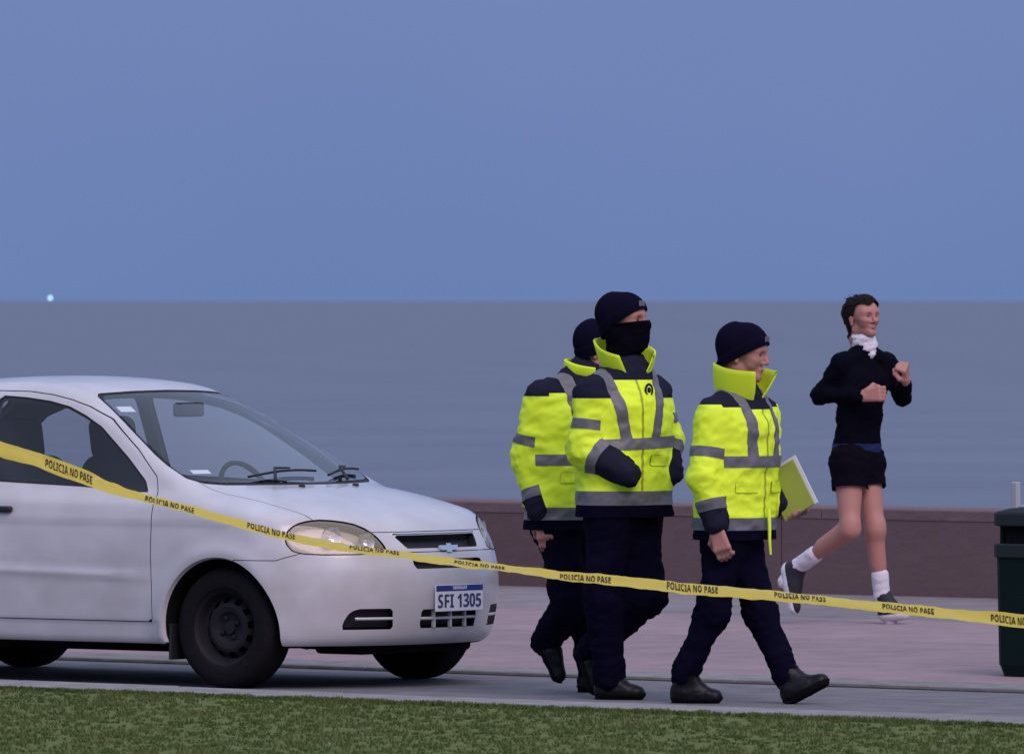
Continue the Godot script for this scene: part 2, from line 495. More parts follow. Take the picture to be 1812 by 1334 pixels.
func sea_and_land() -> void:
	var s := Surf.new(); var R := 60000.0
	s.quad(Vector3(-R, -4.2, 0), Vector3(-R, -4.2, -R), Vector3(R, -4.2, -R), Vector3(R, -4.2, 0))
	structure("sea", s, M.seawater)
	# asphalt of the road, under the near kerb and up to the promenade
	s = Surf.new(); s.quad(place(-150, -4.6, 0), place(-150, 0.05, 0), place(150, 0.05, 0), place(150, -4.6, 0))
	structure("road", s, M.asphalt)
	# promenade: bed with slabs on it
	var bed := structure("promenade", slab(-150, 150, 0.0, 7.3, walk_y(0) - 0.014, walk_y(7.3) - 0.014, 0.4, 0.001), M.joint)
	var rows := [[0.0, 0.32, "kerb", 1.2], [0.328, 1.5, "paving", 2.4], [1.51, 3.2, "paving", 2.4], [3.21, 5.0, "paving", 2.4], [5.012, 7.2, "paving_grey", 3.0]]
	for r in rows:
		var t := -15.0 + rng.randf() * 0.8
		while t < 15.0:
			structure("paving_slab", slab(t, t + r[3] - 0.008, r[0], r[1], walk_y(r[0]) + rng.randf() * 0.002, walk_y(r[1]) + rng.randf() * 0.002, 0.03, 0.005), M["%s%d" % [r[2], rng.randi() % 3]], bed)
			t += r[3]
	# low wall along the water, built of long stones under a coping
	var wall := root_node("sea_wall", place(0, 7.45, walk_y(7.2)))
	tag(wall, "low reddish brown stone wall along the edge of the sea", "wall")
	var base := walk_y(7.2) - 0.05
	var o: MeshInstance3D
	var core := slab(-120, 120, 7.24, 7.62, base + 0.44, base + 0.44, 4.6, 0.002)
	o = mi(core.mesh(), M.joint, "core", wall); o.position = -wall.position
	var t := -16.0
	while t < 16.0:
		var w := 1.55 + rng.randf() * 0.5
		o = mi(slab(t, t + w - 0.008, 7.2, 7.66, base + 0.49, base + 0.49, 0.48, 0.006).mesh(), M["wall_stone%d" % (rng.randi() % 3)], "stone", wall); o.position = -wall.position
		o = mi(slab(t + 0.3, t + 0.3 + w - 0.006, 7.196, 7.665, base + 0.55, base + 0.55, 0.055, 0.010).mesh(), M.coping, "coping_stone", wall); o.position = -wall.position
		t += w
	# kerb and lawn on the near side
	var kerb := structure("kerb", slab(-150, 150, -4.5, -3.80, 0.075, 0.075, 0.3, 0.01), M.joint)
	t = -15.0
	while t < 15.0:
		structure("kerb_stone", slab(t, t + 0.994, -4.26, -3.75, 0.10, 0.095 + rng.randf() * 0.006, 0.12, 0.018), M["kerb%d" % (rng.randi() % 3)], kerb)
		t += 1.0
	s = Surf.new(); s.quad(place(-150, -200, 0.085), place(-150, -4.25, 0.085), place(150, -4.25, 0.085), place(150, -200, 0.085))
	structure("lawn", s, M.soil)
	# a lit channel marker far out, close under the horizon
	var mk := root_node("channel_marker", Vector3(-818.0 / 16800.0 * 6000.0, -4.2, -6000))
	tag(mk, "tiny bright marker light far out on the horizon", "marker light")
	mi(tube(PackedVector3Array([Vector3.ZERO, Vector3(0, 1.0, 0), Vector3(0, 1.1, 0), Vector3(0, 7.0, 0)]), PackedFloat32Array([0.5, 0.4, 0.14, 0.1]), 12).mesh(), M.marker_steel, "buoy_post", mk)
	var b := Body.new(0.1); b.bone(Vector3(0, 7.6, 0), Vector3(0, 8.0, 0), 0.75, 0.7)
	mi(blob(b, 0.25).mesh(), M.lantern_glow, "lantern", mk)
	var l := OmniLight3D.new(); l.name = "lantern_light"; mk.add_child(l); l.position = Vector3(0, 7.9, 1.3); l.light_energy = 1.0; l.light_size = 0.9; l.omni_range = 60.0; l.shadow_enabled = true
	l.light_color = Color(0.75, 0.95, 1.0)

# ---------------------------------------------------------------- the car
# Local axes: x forward from the front axle, y up, z towards the side facing the pavement edge (its right-hand side).
var hood_tab: PackedFloat32Array
var nose_tab: PackedFloat32Array
var roof_tab: PackedFloat32Array
const WHEEL_R := 0.288
const REAR_AXLE := -2.48

func bow(z: float) -> float:
	var q := z * z
	return 0.38 * q + 0.40 * q * q

func car_field(p: Vector3) -> float:
	var x := p.x; var y := p.y; var z := absf(p.z)
	var zz := z * z
	# lower body
	var d := (y - at_x(hood_tab, -3.6, 0.9, x) + 0.035 * zz + 0.16 * zz * zz) * 0.94
	d = smax(d, (x - at_x(nose_tab, 0.1, 1.0, y) + bow(z)) * 0.80, 0.10)
	d = smax(d, (-x - 3.45 + 0.10 * zz + 0.30 * zz * zz) * 0.9, 0.12)
	var fx := clampf((x + 0.1) / 0.7, 0, 1); var rx := clampf((-x - 2.4) / 1.0, 0, 1)
	var up := maxf(0.0, y - 0.60); var low := maxf(0.0, 0.46 - y)
	var w := 0.846 - 0.40 * up * up - 0.26 * maxf(0.0, y - 0.875) - 0.25 * low * low - 0.045 * fx * fx - 0.05 * rx * rx
	var d1 := sqrt(x * x + (y - WHEEL_R) * (y - WHEEL_R)); var d2 := sqrt((x - REAR_AXLE) * (x - REAR_AXLE) + (y - WHEEL_R) * (y - WHEEL_R))
	var e := (minf(d1, d2) - 0.355) / 0.055
	w += 0.017 * exp(-e * e)
	if x < -0.36 and x > -2.1:
		var c := (y - 0.535 - (x + 1.0) * -0.02) / 0.022
		w += 0.0075 * exp(-c * c) * clampf((-0.36 - x) / 0.3, 0, 1)
		w -= 0.010 * clampf((0.315 - y) / 0.01, 0, 1) * 0.5
	d = smax(d, z - w, 0.055)
	d = smax(d, 0.195 - y, 0.05)
	# cabin
	var g := (z - 0.765 + 0.42 * (y - 0.93) + 0.05 * maxf(0.0, -x - 1.6) * maxf(0.0, -x - 1.6)) * 0.92
	g = smax(g, y - at_x(roof_tab, -3.2, -0.4, x) + 0.10 * zz + 0.10 * zz * zz, 0.09)
	g = smax(g, 0.447 * (x + 0.12 + 0.35 * zz) + 0.894 * (y - 0.975), 0.05)
	g = smax(g, 0.52 * (-x - 2.98 + 0.20 * zz) + 0.85 * (y - 1.04), 0.06)
	g = smax(g, 0.80 - y, 0.02)
	var k := maxf(0.035 - absf(d - g), 0.0)
	d = minf(d, g) - k * k * 0.25 / 0.035
	return d

func car_point(x: float, y: float, z: float) -> Vector3:
	# slides a point along x onto the front of the body
	var p := Vector3(x, y, z)
	for i in 12: p.x -= car_field(p) * 1.1
	return p

func poly_of(a: Array) -> PackedVector2Array:
	var o := PackedVector2Array()
	for i in range(0, a.size(), 2): o.append(Vector2(a[i], a[i + 1]))
	return o

func both(s: Surf, m: Material, called: String, parent: Node3D) -> void:
	# one part for each side of the car
	var c := cut(s, func(p): return p.z)
	for h in c:
		for q in pieces(h): mi(q.mesh(), m, called, parent)

func pieces(s: Surf) -> Array:
	# the separate pieces of a surface
	var key := {}; var up := PackedInt32Array(); var who := PackedInt32Array()
	for p in s.v:
		var k := Vector3i(p * 4000.0)
		if not key.has(k):
			key[k] = up.size(); up.append(up.size())
		who.append(key[k])
	for i in range(0, s.t.size(), 3):
		for e in 2:
			var a := who[s.t[i]]; var b := who[s.t[i + e + 1]]
			while up[a] != a: a = up[a]
			while up[b] != b: b = up[b]
			up[b] = a
	var out := {}
	for i in range(0, s.t.size(), 3):
		var a := who[s.t[i]]
		while up[a] != a: a = up[a]
		if not out.has(a): out[a] = Surf.new()
		var q: Surf = out[a]
		for e in 3:
			q.t.append(q.v.size()); q.v.append(s.v[s.t[i + e]]); q.n.append(s.n[s.t[i + e]])
	return out.values().filter(func(q): return q.t.size() > 30)

func shrink(s: Surf, g: Callable, gap: float) -> Array:
	# [panel inside the outline, seam round it, the rest]
	var a := cut(s, func(p): return g.call(p) - gap)
	var b := cut(a[1], func(p): return g.call(p) + gap)
	return [a[0], b[0], b[1]]

func build_car() -> void:
	hood_tab = table([Vector2(-3.6, 0.98), Vector2(-3.4, 1.02), Vector2(-3.0, 1.045), Vector2(-2.6, 1.03), Vector2(-1.8, 1.02), Vector2(-1.0, 1.0), Vector2(-0.5, 0.995), Vector2(-0.2, 0.975), Vector2(0.1, 0.932), Vector2(0.4, 0.862), Vector2(0.55, 0.808), Vector2(0.66, 0.752), Vector2(0.75, 0.69), Vector2(0.9, 0.56)], -3.6, 0.9)
	nose_tab = table([Vector2(0.1, 0.64), Vector2(0.19, 0.685), Vector2(0.25, 0.725), Vector2(0.35, 0.752), Vector2(0.45, 0.767), Vector2(0.55, 0.765), Vector2(0.62, 0.748), Vector2(0.66, 0.735), Vector2(0.70, 0.717), Vector2(0.74, 0.70), Vector2(0.78, 0.69), Vector2(1.0, 0.66)], 0.1, 1.0)
	roof_tab = table([Vector2(-3.2, 1.2), Vector2(-2.6, 1.37), Vector2(-2.3, 1.425), Vector2(-1.9, 1.462), Vector2(-1.5, 1.472), Vector2(-1.2, 1.455), Vector2(-0.95, 1.415), Vector2(-0.7, 1.36), Vector2(-0.4, 1.27)], -3.2, -0.4)
	var car := root_node("white_car", Vector3(-0.888, 0, -45.66)); car.rotation.y = deg_to_rad(-37.0)
	tag(car, "worn white four-door sedan parked behind the yellow tape", "car")
	var all := nets(car_field, Vector3(-3.56, 0.12, -0.93), Vector3(0.86, 1.56, 0.93), 0.022, true)
	# wheel openings and what lies behind them
	var c := cut(all, func(p): return minf(absf(p.z) - 0.48, 0.336 - minf(Vector2(p.x, p.y - WHEEL_R).length(), Vector2(p.x - REAR_AXLE, p.y - WHEEL_R).length())))
	all = c[1]
	for wx in [0.0, REAR_AXLE]:
		for sg in [1.0, -1.0]:
			var lip := Surf.new(); var well := Surf.new(); var n := 40
			var prev := []
			for i in n + 1:
				var w := deg_to_rad(-18.0 + 216.0 * i / n)
				var e := Vector3(wx + cos(w) * 0.336, WHEEL_R + sin(w) * 0.336, 0.95)
				for it in 14: e.z -= car_field(e)
				e.z *= sg
				var mid := Vector3(wx + cos(w) * 0.328, WHEEL_R + sin(w) * 0.328, e.z - 0.022 * sg)
				var deep := Vector3(wx + cos(w) * 0.342, WHEEL_R + sin(w) * 0.342, 0.46 * sg)
				var hub := Vector3(wx, WHEEL_R, 0.46 * sg)
				if prev.size():
					lip.quad(prev[0], e, mid, prev[1]); well.quad(prev[1], mid, deep, prev[2]); well.quad(prev[2], deep, hub, hub)
				prev = [e, mid, deep]
			mi(well.mesh(), M.underside, "wheel_well", car); mi(lip.mesh(), M.paint, "arch_lip", car)
	c = cut(all, func(p): return minf(0.206 - p.y, 0.9))
	mi(c[0].mesh(), M.underside, "floor_pan", car)
	# split in workable regions
	c = cut(c[1], func(p): return p.y - 0.925)
	var upper: Surf = c[0]
	c = cut(c[1], func(p): return p.x - 0.02)
	var front: Surf = c[0]; var rear: Surf = c[1]
	# ---- windows
	var fdoor := poly_of([-0.49, 0.926, -0.526, 0.977, -0.669, 1.085, -0.884, 1.229, -1.0, 1.282, -1.117, 1.324, -1.25, 1.350, -1.40, 1.366, -1.545, 1.374, -1.565, 1.36, -1.565, 0.975, -0.9, 0.952])
	var rdoor := poly_of([-1.65, 0.978, -1.65, 1.372, -1.8, 1.365, -2.05, 1.335, -2.25, 1.27, -2.40, 1.17, -2.46, 1.06, -2.44, 1.0])
	var screen := poly_of([0.0, 0.962, 0.30, 0.963, 0.56, 0.964, 0.64, 0.972, 0.682, 0.995, 0.675, 1.05, 0.655, 1.10, 0.60, 1.20, 0.545, 1.29, 0.495, 1.37, 0.46, 1.386, 0.25, 1.396, 0.0, 1.40, -0.5, 1.40, -0.5, 0.962])
	var back := poly_of([-0.5, 1.07, 0.56, 1.09, 0.60, 1.12, 0.52, 1.33, 0.46, 1.37, -0.5, 1.38])
	var gs := func(p: Vector3) -> float: return minf(inside_of(Vector2(absf(p.z), p.y), screen), minf(p.x + 1.06, 0.5))
	var gb := func(p: Vector3) -> float: return minf(inside_of(Vector2(absf(p.z), p.y), back), -2.2 - p.x)
	var gf := func(p: Vector3) -> float: return minf(inside_of(Vector2(p.x, p.y), fdoor), absf(p.z) - 0.5)
	var gr := func(p: Vector3) -> float: return minf(inside_of(Vector2(p.x, p.y), rdoor), absf(p.z) - 0.5)
	# windscreen and back window cross the line between the regions only below the glass
	c = shrink(upper, gs, 0.006)
	mi(c[0].mesh(), M.glass, "windscreen", car)
	mi(c[1].moved(-0.004).mesh(), M.seal, "windscreen_seal", car)
	c = shrink(c[2], gb, 0.006)
	mi(c[0].mesh(), M.side_glass, "rear_window", car); mi(c[1].mesh(), M.seal, "window_seal", car)
	upper = c[2]
	for w in [[gf, "front"], [gr, "rear"]]:
		c = shrink(upper, w[0], 0.006)
		for side in 2:
			var part := cut(c[0], func(p): return p.z if side == 0 else -p.z)
			mi(part[0].moved(-0.006).mesh(), M.side_glass, "side_window", car)
		both(c[1].moved(-0.006), M.seal, "window_seal", car)
		upper = c[2]
	# cabin lining: the pillars and roof again, a little inside
	var lining: Surf = cut(cut(upper, func(p): return p.y - 0.94)[0], func(p): return -0.25 - p.x)[0]
	mi(lining.moved(-0.035).mesh(), M.headliner, "cabin_lining", car)
	# ---- doors: outlines in side view
	var d1 := poly_of([-0.395, 0.31, -0.41, 0.60, -0.415, 0.80, -0.42, 0.915, -0.46, 1.00, -0.62, 1.125, -0.85, 1.272, -1.0, 1.33, -1.12, 1.362, -1.25, 1.385, -1.40, 1.40, -1.608, 1.403, -1.608, 0.31])
	var d2 := poly_of([-1.608, 0.31, -1.608, 1.403, -1.8, 1.40, -2.08, 1.37, -2.3, 1.30, -2.46, 1.19, -2.52, 1.05, -2.50, 0.86, -2.30, 0.72, -2.16, 0.58, -2.10, 0.42, -2.09, 0.31])
	for d in [[d1, "front_door"], [d2, "rear_door"]]:
		var gd := func(p: Vector3) -> float: return minf(inside_of(Vector2(p.x, p.y), d[0]), absf(p.z) - 0.44)
		var cu := shrink(upper, gd, 0.0022); var cl := shrink(rear, gd, 0.0022)
		upper = cu[2]; rear = cl[2]
		cu[0].add(cl[0]); cu[1].add(cl[1])
		both(cu[1].moved(-0.012), M.seal, "door_seam", car)
		for side in 2:
			var sg := 1.0 if side == 0 else -1.0
			var door := mi(cut(cu[0], func(p): return p.z * sg)[0].mesh(), M.paint, "door", car)
			var hx := -1.385 if d[1] == "front_door" else -2.22
			var hs := rbox(Vector3(0.21, 0.030, 0.03), 0.012, 3)
			var hz := 0.0
			var q := Vector3(hx, 0.835, 0.9)
			for i in 12: q.z -= car_field(q)
			hz = q.z + 0.012
			mi(hs.mesh(), M.plastic, "door_handle", door, Vector3(hx, 0.835, hz * sg))
	# ---- head lamps: outline seen square to the corner of the car
	var lamp := poly_of([-0.186, 0.726, -0.174, 0.748, -0.154, 0.769, -0.12, 0.786, -0.079, 0.796, -0.025, 0.801, 0.029, 0.798, 0.085, 0.791, 0.136, 0.780, 0.18, 0.763, 0.216, 0.742, 0.247, 0.717, 0.275, 0.686, 0.292, 0.660, 0.25, 0.648, 0.162, 0.641, 0.002, 0.640, -0.10, 0.645, -0.150, 0.658, -0.178, 0.689])
	var gl := func(p: Vector3) -> float: return minf(inside_of(Vector2(p.x * 0.799 - absf(p.z) * 0.602, p.y), lamp), minf(absf(p.z) - 0.25, p.x - 0.15))
	c = shrink(front, gl, 0.004)
	front = c[2]
	both(c[1].moved(-0.012), M.seal, "lamp_seam", car)
	for side in 2:
		var sg := 1.0 if side == 0 else -1.0
		var lens: Surf = cut(c[0], func(p): return p.z * sg)[0]
		var hl := mi(lens.mesh(), M.lamp_lens, "headlight", car)
		mi(lens.moved(-0.055).mesh(), M.lamp_bowl, "lamp_bowl", hl)
		for r in [[0.44, 0.722, 0.60, 0.050], [0.555, 0.700, 0.46, 0.044]]:
			var cup := lathe(PackedVector2Array([Vector2(0.002, -0.030), Vector2(0.018, -0.027), Vector2(r[3] * 0.7, -0.014), Vector2(r[3], 0.004), Vector2(r[3] + 0.004, 0.005)]), 28)
			var o := mi(cup.mesh(), M.reflector, "reflector", hl)
			var q := car_point(0.6, r[1], r[2])
			o.position = Vector3(q.x - 0.028, r[1], (r[2] - 0.008) * sg); o.rotation.y = PI / 2 - sg * 0.35
			mi(rbox(Vector3(0.014, 0.014, 0.03), 0.006, 2).mesh(), M.sticker, "bulb", o, Vector3(0, 0, -0.012))
	# ---- bonnet
	var gh := func(p: Vector3) -> float:
		return minf(minf(0.655 - 0.30 * maxf(p.x - 0.2, 0.0) * maxf(p.x - 0.2, 0.0) - absf(p.z), p.y - 0.742), p.x + 0.30)
	var hu := shrink(upper, gh, 0.0018); var hf := shrink(front, gh, 0.0018); var hr := shrink(rear, gh, 0.0018)
	upper = hu[2]; front = hf[2]; rear = hr[2]
	hu[0].add(hf[0]); hu[0].add(hr[0]); hu[1].add(hf[1]); hu[1].add(hr[1])
	var hood := mi(hu[0].mesh(), M.paint, "bonnet", car)
	both(hu[1].moved(-0.010), M.seal, "bonnet_seam", car)
	for z in [0.20, -0.22]:
		var q := Vector3(0.0, 1.2, z)
		for i in 12: q.y -= car_field(q)
		mi(rbox(Vector3(0.03, 0.014, 0.022), 0.006, 2).mesh(), M.plastic, "washer_nozzle", hood, q + Vector3(0, 0.004, 0))
	# ---- grille slots, fog lamp recesses, lower intake
	var slots := [poly_of([-0.315, 0.726, 0.315, 0.726, 0.275, 0.664, -0.275, 0.664]), poly_of([-0.275, 0.613, 0.275, 0.613, 0.255, 0.568, -0.255, 0.568])]
	for sl in slots:
		c = cut(front, func(p): return minf(inside_of(Vector2(p.z, p.y), sl), p.x - 0.4))
		mi(c[0].moved(-0.045).mesh(), M.plastic, "grille_opening", car); front = c[1]
		rim_wall(sl, 0.05, car)
	c = cut(front, func(p): return minf(minf(minf(0.375 - p.y, p.y - 0.285), 0.215 - absf(p.z)), p.x - 0.4))
	mi(c[0].moved(-0.05).mesh(), M.plastic, "lower_intake", car); front = c[1]
	rim_wall(poly_of([-0.215, 0.285, -0.215, 0.375, 0.215, 0.375, 0.215, 0.285]), 0.055, car)
	for z in [-0.12, 0.0, 0.12]: mi(rbox(Vector3(0.02, 0.088, 0.012), 0.003, 1).mesh(), M.paint, "intake_bar", car, car_point(0.7, 0.33, z) - Vector3(0.008, 0, 0))
	var bar := PackedVector3Array()
	for i in 13: bar.append(car_point(0.7, 0.331, -0.213 + 0.426 * i / 12.0) - Vector3(0.008, 0, 0))
	mi(tube(bar, PackedFloat32Array([0.008]), 8).mesh(), M.paint, "intake_bar", car)
	var fog := poly_of([0.082, 0.284, 0.088, 0.318, 0.114, 0.359, 0.14, 0.376, 0.17, 0.383, 0.323, 0.383, 0.323, 0.284])
	c = cut(front, func(p): return minf(inside_of(Vector2(p.x * 0.799 - absf(p.z) * 0.602, p.y), fog), absf(p.z) - 0.25))
	front = c[1]
	for side in 2:
		var sg := 1.0 if side == 0 else -1.0
		var rec := mi(cut(c[0], func(p): return p.z * sg)[0].moved(-0.04).mesh(), M.plastic, "fog_lamp_recess", car)
		var br := PackedVector3Array()
		for i in 9:
			var q := 0.15 + 0.18 * i / 8.0
			var z := 0.6
			for it in 20:
				var xx := car_point(0.6, 0.335, z).x
				z += (xx * 0.799 - z * 0.602 - q) * 0.5
			var pt := car_point(0.6, 0.335, z); pt.x -= 0.006; pt.z *= sg
			br.append(pt)
		mi(tube(br, PackedFloat32Array([0.0075]), 8).mesh(), M.paint, "recess_bar", rec)
	# bright strip over the grille and the bow-tie emblem on its bar
	var strip := PackedVector3Array()
	for i in 17: strip.append(car_point(0.7, 0.733, -0.315 + 0.63 * i / 16.0) + Vector3(0.0, 0.0, 0.0))
	mi(tube(strip, PackedFloat32Array([0.0075]), 8).mesh(), M.chrome, "grille_strip", car)
	var bt := prism(poly_of([-0.062, -0.012, -0.020, -0.012, -0.016, -0.021, 0.016, -0.021, 0.020, -0.012, 0.062, -0.012, 0.070, 0.012, 0.020, 0.012, 0.016, 0.021, -0.016, 0.021, -0.020, 0.012, -0.070, 0.012]), 0.0, 0.012)
	var em := mi(bt.mesh(), M.chrome, "emblem", car, car_point(0.7, 0.662, 0.0) + Vector3(0.004, 0, 0)); em.rotation.y = PI / 2; em.rotate_object_local(Vector3.RIGHT, -0.25)
	# ---- bumper
	var gbm := func(p: Vector3) -> float: return minf(0.612 + 0.035 * clampf((p.x - 0.32) / 0.1, 0, 1) - p.y, p.x - 0.10)
	c = shrink(front, gbm, 0.002)
	mi(c[0].mesh(), M.paint, "front_bumper", car)
	both(c[1].moved(-0.009), M.seal, "bumper_seam", car)
	front = c[2]
	upper.add(front); upper.add(rear)
	mi(upper.mesh(), M.paint, "body_shell", car)
	# ---- number plate
	var pl := mi(rbox(Vector3(0.37, 0.125, 0.008), 0.003, 1).mesh(), M.plate_white, "number_plate", car, car_point(0.7, 0.425, -0.03) + Vector3(0.008, 0, 0))
	pl.rotation.y = PI / 2
	mi(rbox(Vector3(0.366, 0.028, 0.003), 0.001, 1).mesh(), M.plate_blue, "plate_header", pl, Vector3(0, 0.0475, 0.004))
	mi(text_surf("SFI 1305", 0.063, 0.002).mesh(), M.plate_ink, "lettering", pl, Vector3(0, -0.014, 0.0052))
	mi(text_surf("URUGUAY", 0.017, 0.001).mesh(), M.plate_white, "lettering", pl, Vector3(0, 0.049, 0.0062))
	# ---- wheels
	for wpos in [[0.0, 1], [0.0, -1], [REAR_AXLE, 1], [REAR_AXLE, -1]]:
		var wh := Node3D.new(); wh.name = "wheel"; car.add_child(wh, true)
		wh.position = Vector3(wpos[0], WHEEL_R, 0.712 * wpos[1]); wh.rotation.y = 0.0 if wpos[1] > 0 else PI
		var R := WHEEL_R
		mi(lathe(PackedVector2Array([Vector2(0.172, -0.085), Vector2(0.20, -0.098), Vector2(0.25, -0.100), Vector2(R - 0.012, -0.085), Vector2(R, -0.062), Vector2(R, 0.062), Vector2(R - 0.012, 0.085), Vector2(R - 0.03, 0.094), Vector2(0.235, 0.100), Vector2(0.20, 0.097), Vector2(0.186, 0.090), Vector2(0.178, 0.080)]), 56).mesh(), M.rubber, "tyre", wh)
		var rim := Surf.new()
		var rp := PackedVector2Array([Vector2(0.181, 0.086), Vector2(0.176, 0.080), Vector2(0.168, 0.070), Vector2(0.158, 0.030), Vector2(0.146, 0.022), Vector2(0.118, 0.050), Vector2(0.100, 0.056), Vector2(0.078, 0.050), Vector2(0.060, 0.034), Vector2(0.034, 0.030), Vector2(0.030, 0.046), Vector2(0.001, 0.048)])
		var seg := 72
		for j in rp.size() - 1:
			for i in seg:
				if j == 4 and i % 6 < 3: continue   # ventilation slots
				var w0 := TAU * i / seg; var w1 := TAU * (i + 1) / seg
				var A := Vector3(cos(w0) * rp[j].x, sin(w0) * rp[j].x, rp[j].y); var B := Vector3(cos(w1) * rp[j].x, sin(w1) * rp[j].x, rp[j].y)
				var C := Vector3(cos(w1) * rp[j + 1].x, sin(w1) * rp[j + 1].x, rp[j + 1].y); var D := Vector3(cos(w0) * rp[j + 1].x, sin(w0) * rp[j + 1].x, rp[j + 1].y)
				rim.quad(A, D, C, B)
		var ro := mi(rim.mesh(), M.steel_wheel, "rim", wh)
		for i in 4:
			mi(rbox(Vector3(0.022, 0.022, 0.022), 0.006, 1).mesh(), M.steel_wheel, "wheel_bolt", ro, Vector3(cos(i * PI / 2 + 0.5) * 0.05, sin(i * PI / 2 + 0.5) * 0.05, 0.038))
		mi(lathe(PackedVector2Array([Vector2(0.15, -0.05), Vector2(0.15, 0.0), Vector2(0.001, 0.0)]), 24).mesh(), M.underside, "brake_drum", wh)
	for sg in [1.0, -1.0]:
		mi(rbox(Vector3(0.016, 0.17, 0.16), 0.006, 1).mesh(), M.plastic, "mud_flap", car, Vector3(-0.318, 0.215, 0.735 * sg))
	mi(rbox(Vector3(0.30, 0.06, 0.86), 0.025, 2).mesh(), M.underside, "front_valance", car, Vector3(0.40, 0.190, 0))
	mi(rbox(Vector3(1.75, 0.05, 1.30), 0.02, 2).mesh(), M.underside, "under_shield", car, Vector3(-1.25, 0.185, 0))
	# ---- cabin
	mi(rbox(Vector3(2.3, 0.06, 1.36), 0.02, 1).mesh(), M.trim, "cabin_floor", car, Vector3(-1.55, 0.33, 0))
	for sg in [1.0, -1.0]: mi(rbox(Vector3(2.2, 0.58, 0.06), 0.02, 1).mesh(), M.trim, "door_card", car, Vector3(-1.5, 0.63, 0.715 * sg))
	mi(rbox(Vector3(0.52, 0.36, 1.36), 0.06, 3).mesh(), M.trim, "dashboard", car, Vector3(-0.42, 0.74, 0))
	for sg in [1.0, -1.0]:
		var st := Node3D.new(); st.name = "front_seat"; car.add_child(st, true); st.position = Vector3(-1.42, 0.36, 0.36 * sg)
		mi(rbox(Vector3(0.52, 0.20, 0.50), 0.08, 3).mesh(), M.seat_cloth, "seat_cushion", st, Vector3(0.22, 0.10, 0))
		var bk := mi(rbox(Vector3(0.18, 0.66, 0.50), 0.085, 4).mesh(), M.seat_cloth, "seat_back", st, Vector3(-0.10, 0.40, 0)); bk.rotation.z = 0.25
		var hd := mi(rbox(Vector3(0.12, 0.22, 0.29), 0.055, 4).mesh(), M.seat_cloth, "headrest", st, Vector3(-0.21, 0.80, 0)); hd.rotation.z = 0.15
	mi(rbox(Vector3(0.20, 0.62, 1.22), 0.08, 3).mesh(), M.seat_cloth, "rear_seat", car, Vector3(-2.45, 0.70, 0)).rotation.z = 0.3
	var sw := lathe(PackedVector2Array([Vector2(0.172, 0), Vector2(0.178, 0.012), Vector2(0.19, 0.014), Vector2(0.198, 0), Vector2(0.19, -0.014), Vector2(0.178, -0.012), Vector2(0.172, 0)]), 32)
	sw.add(rbox(Vector3(0.34, 0.06, 0.02), 0.009, 1)); sw.add(rbox(Vector3(0.12, 0.12, 0.04), 0.015, 1))
	var swo := mi(sw.mesh(), M.trim, "steering_wheel", car, Vector3(-0.78, 0.88, -0.36)); swo.rotation = Vector3(0, -PI / 2, 0); swo.rotate_object_local(Vector3.RIGHT, 0.45)
	mi(rbox(Vector3(0.03, 0.07, 0.22), 0.014, 2).mesh(), M.trim, "rear_view_mirror", car, Vector3(-0.86, 1.31, 0.0))
	# ---- wipers, stickers
	for wv in [[0.40, -0.12], [-0.16, -0.62]]:
		var pts := PackedVector3Array()
		for i in 9:
			var z := lerpf(wv[0], wv[1], i / 8.0); var y := 0.978 + 0.03 * sin(i / 8.0 * 2.2)
			pts.append(screen_point(y, z) + Vector3(0.012, 0.016, 0))
		var wp := mi(tube(pts, PackedFloat32Array([0.0065]), 6).mesh(), M.plastic, "wiper", car)
		var arm := PackedVector3Array([screen_point(0.962, wv[0] - 0.12) + Vector3(0.02, 0.008, 0), pts[3] + Vector3(0.01, 0.02, 0), pts[5] + Vector3(0.0, 0.012, 0)])
		mi(tube(arm, PackedFloat32Array([0.009, 0.007, 0.005]), 6).mesh(), M.plastic, "wiper_arm", wp)
	for sk in [[1.325, 0.44, 0.09, 0.05], [1.03, 0.55, 0.11, 0.035]]:
		var q := screen_point(sk[0], sk[1]) - Vector3(0.006, 0.010, 0)
		var o := mi(rbox(Vector3(0.003, sk[3], sk[2]), 0.001, 1).mesh(), M.sticker, "windscreen_sticker", car, q)
		o.rotation = Vector3(0, -0.24, deg_to_rad(60))

func screen_point(y: float, z: float) -> Vector3:
	var p := Vector3(-0.12 - 0.35 * z * z - 2.0 * (y - 0.975), y, z)
	for i in 10: p += Vector3(0.447, 0.894, 0) * -car_field(p)
	return p

func rim_wall(outline: PackedVector2Array, deep: float, car: Node3D) -> void:
	# the sides of an opening in the nose
	var s := Surf.new(); var n := outline.size()
	for i in n:
		var a := outline[i]; var b := outline[(i + 1) % n]; var m := maxi(1, int(a.distance_to(b) / 0.06))
		for j in m:
			var p := a.lerp(b, float(j) / m); var q := a.lerp(b, float(j + 1) / m)
			var P := car_point(0.7, p.y, p.x); var Q := car_point(0.7, q.y, q.x)
			s.quad(P, Q, Q - Vector3(deep, 0, 0), P - Vector3(deep, 0, 0))
	mi(s.mesh(), M.plastic, "opening_edge", car)

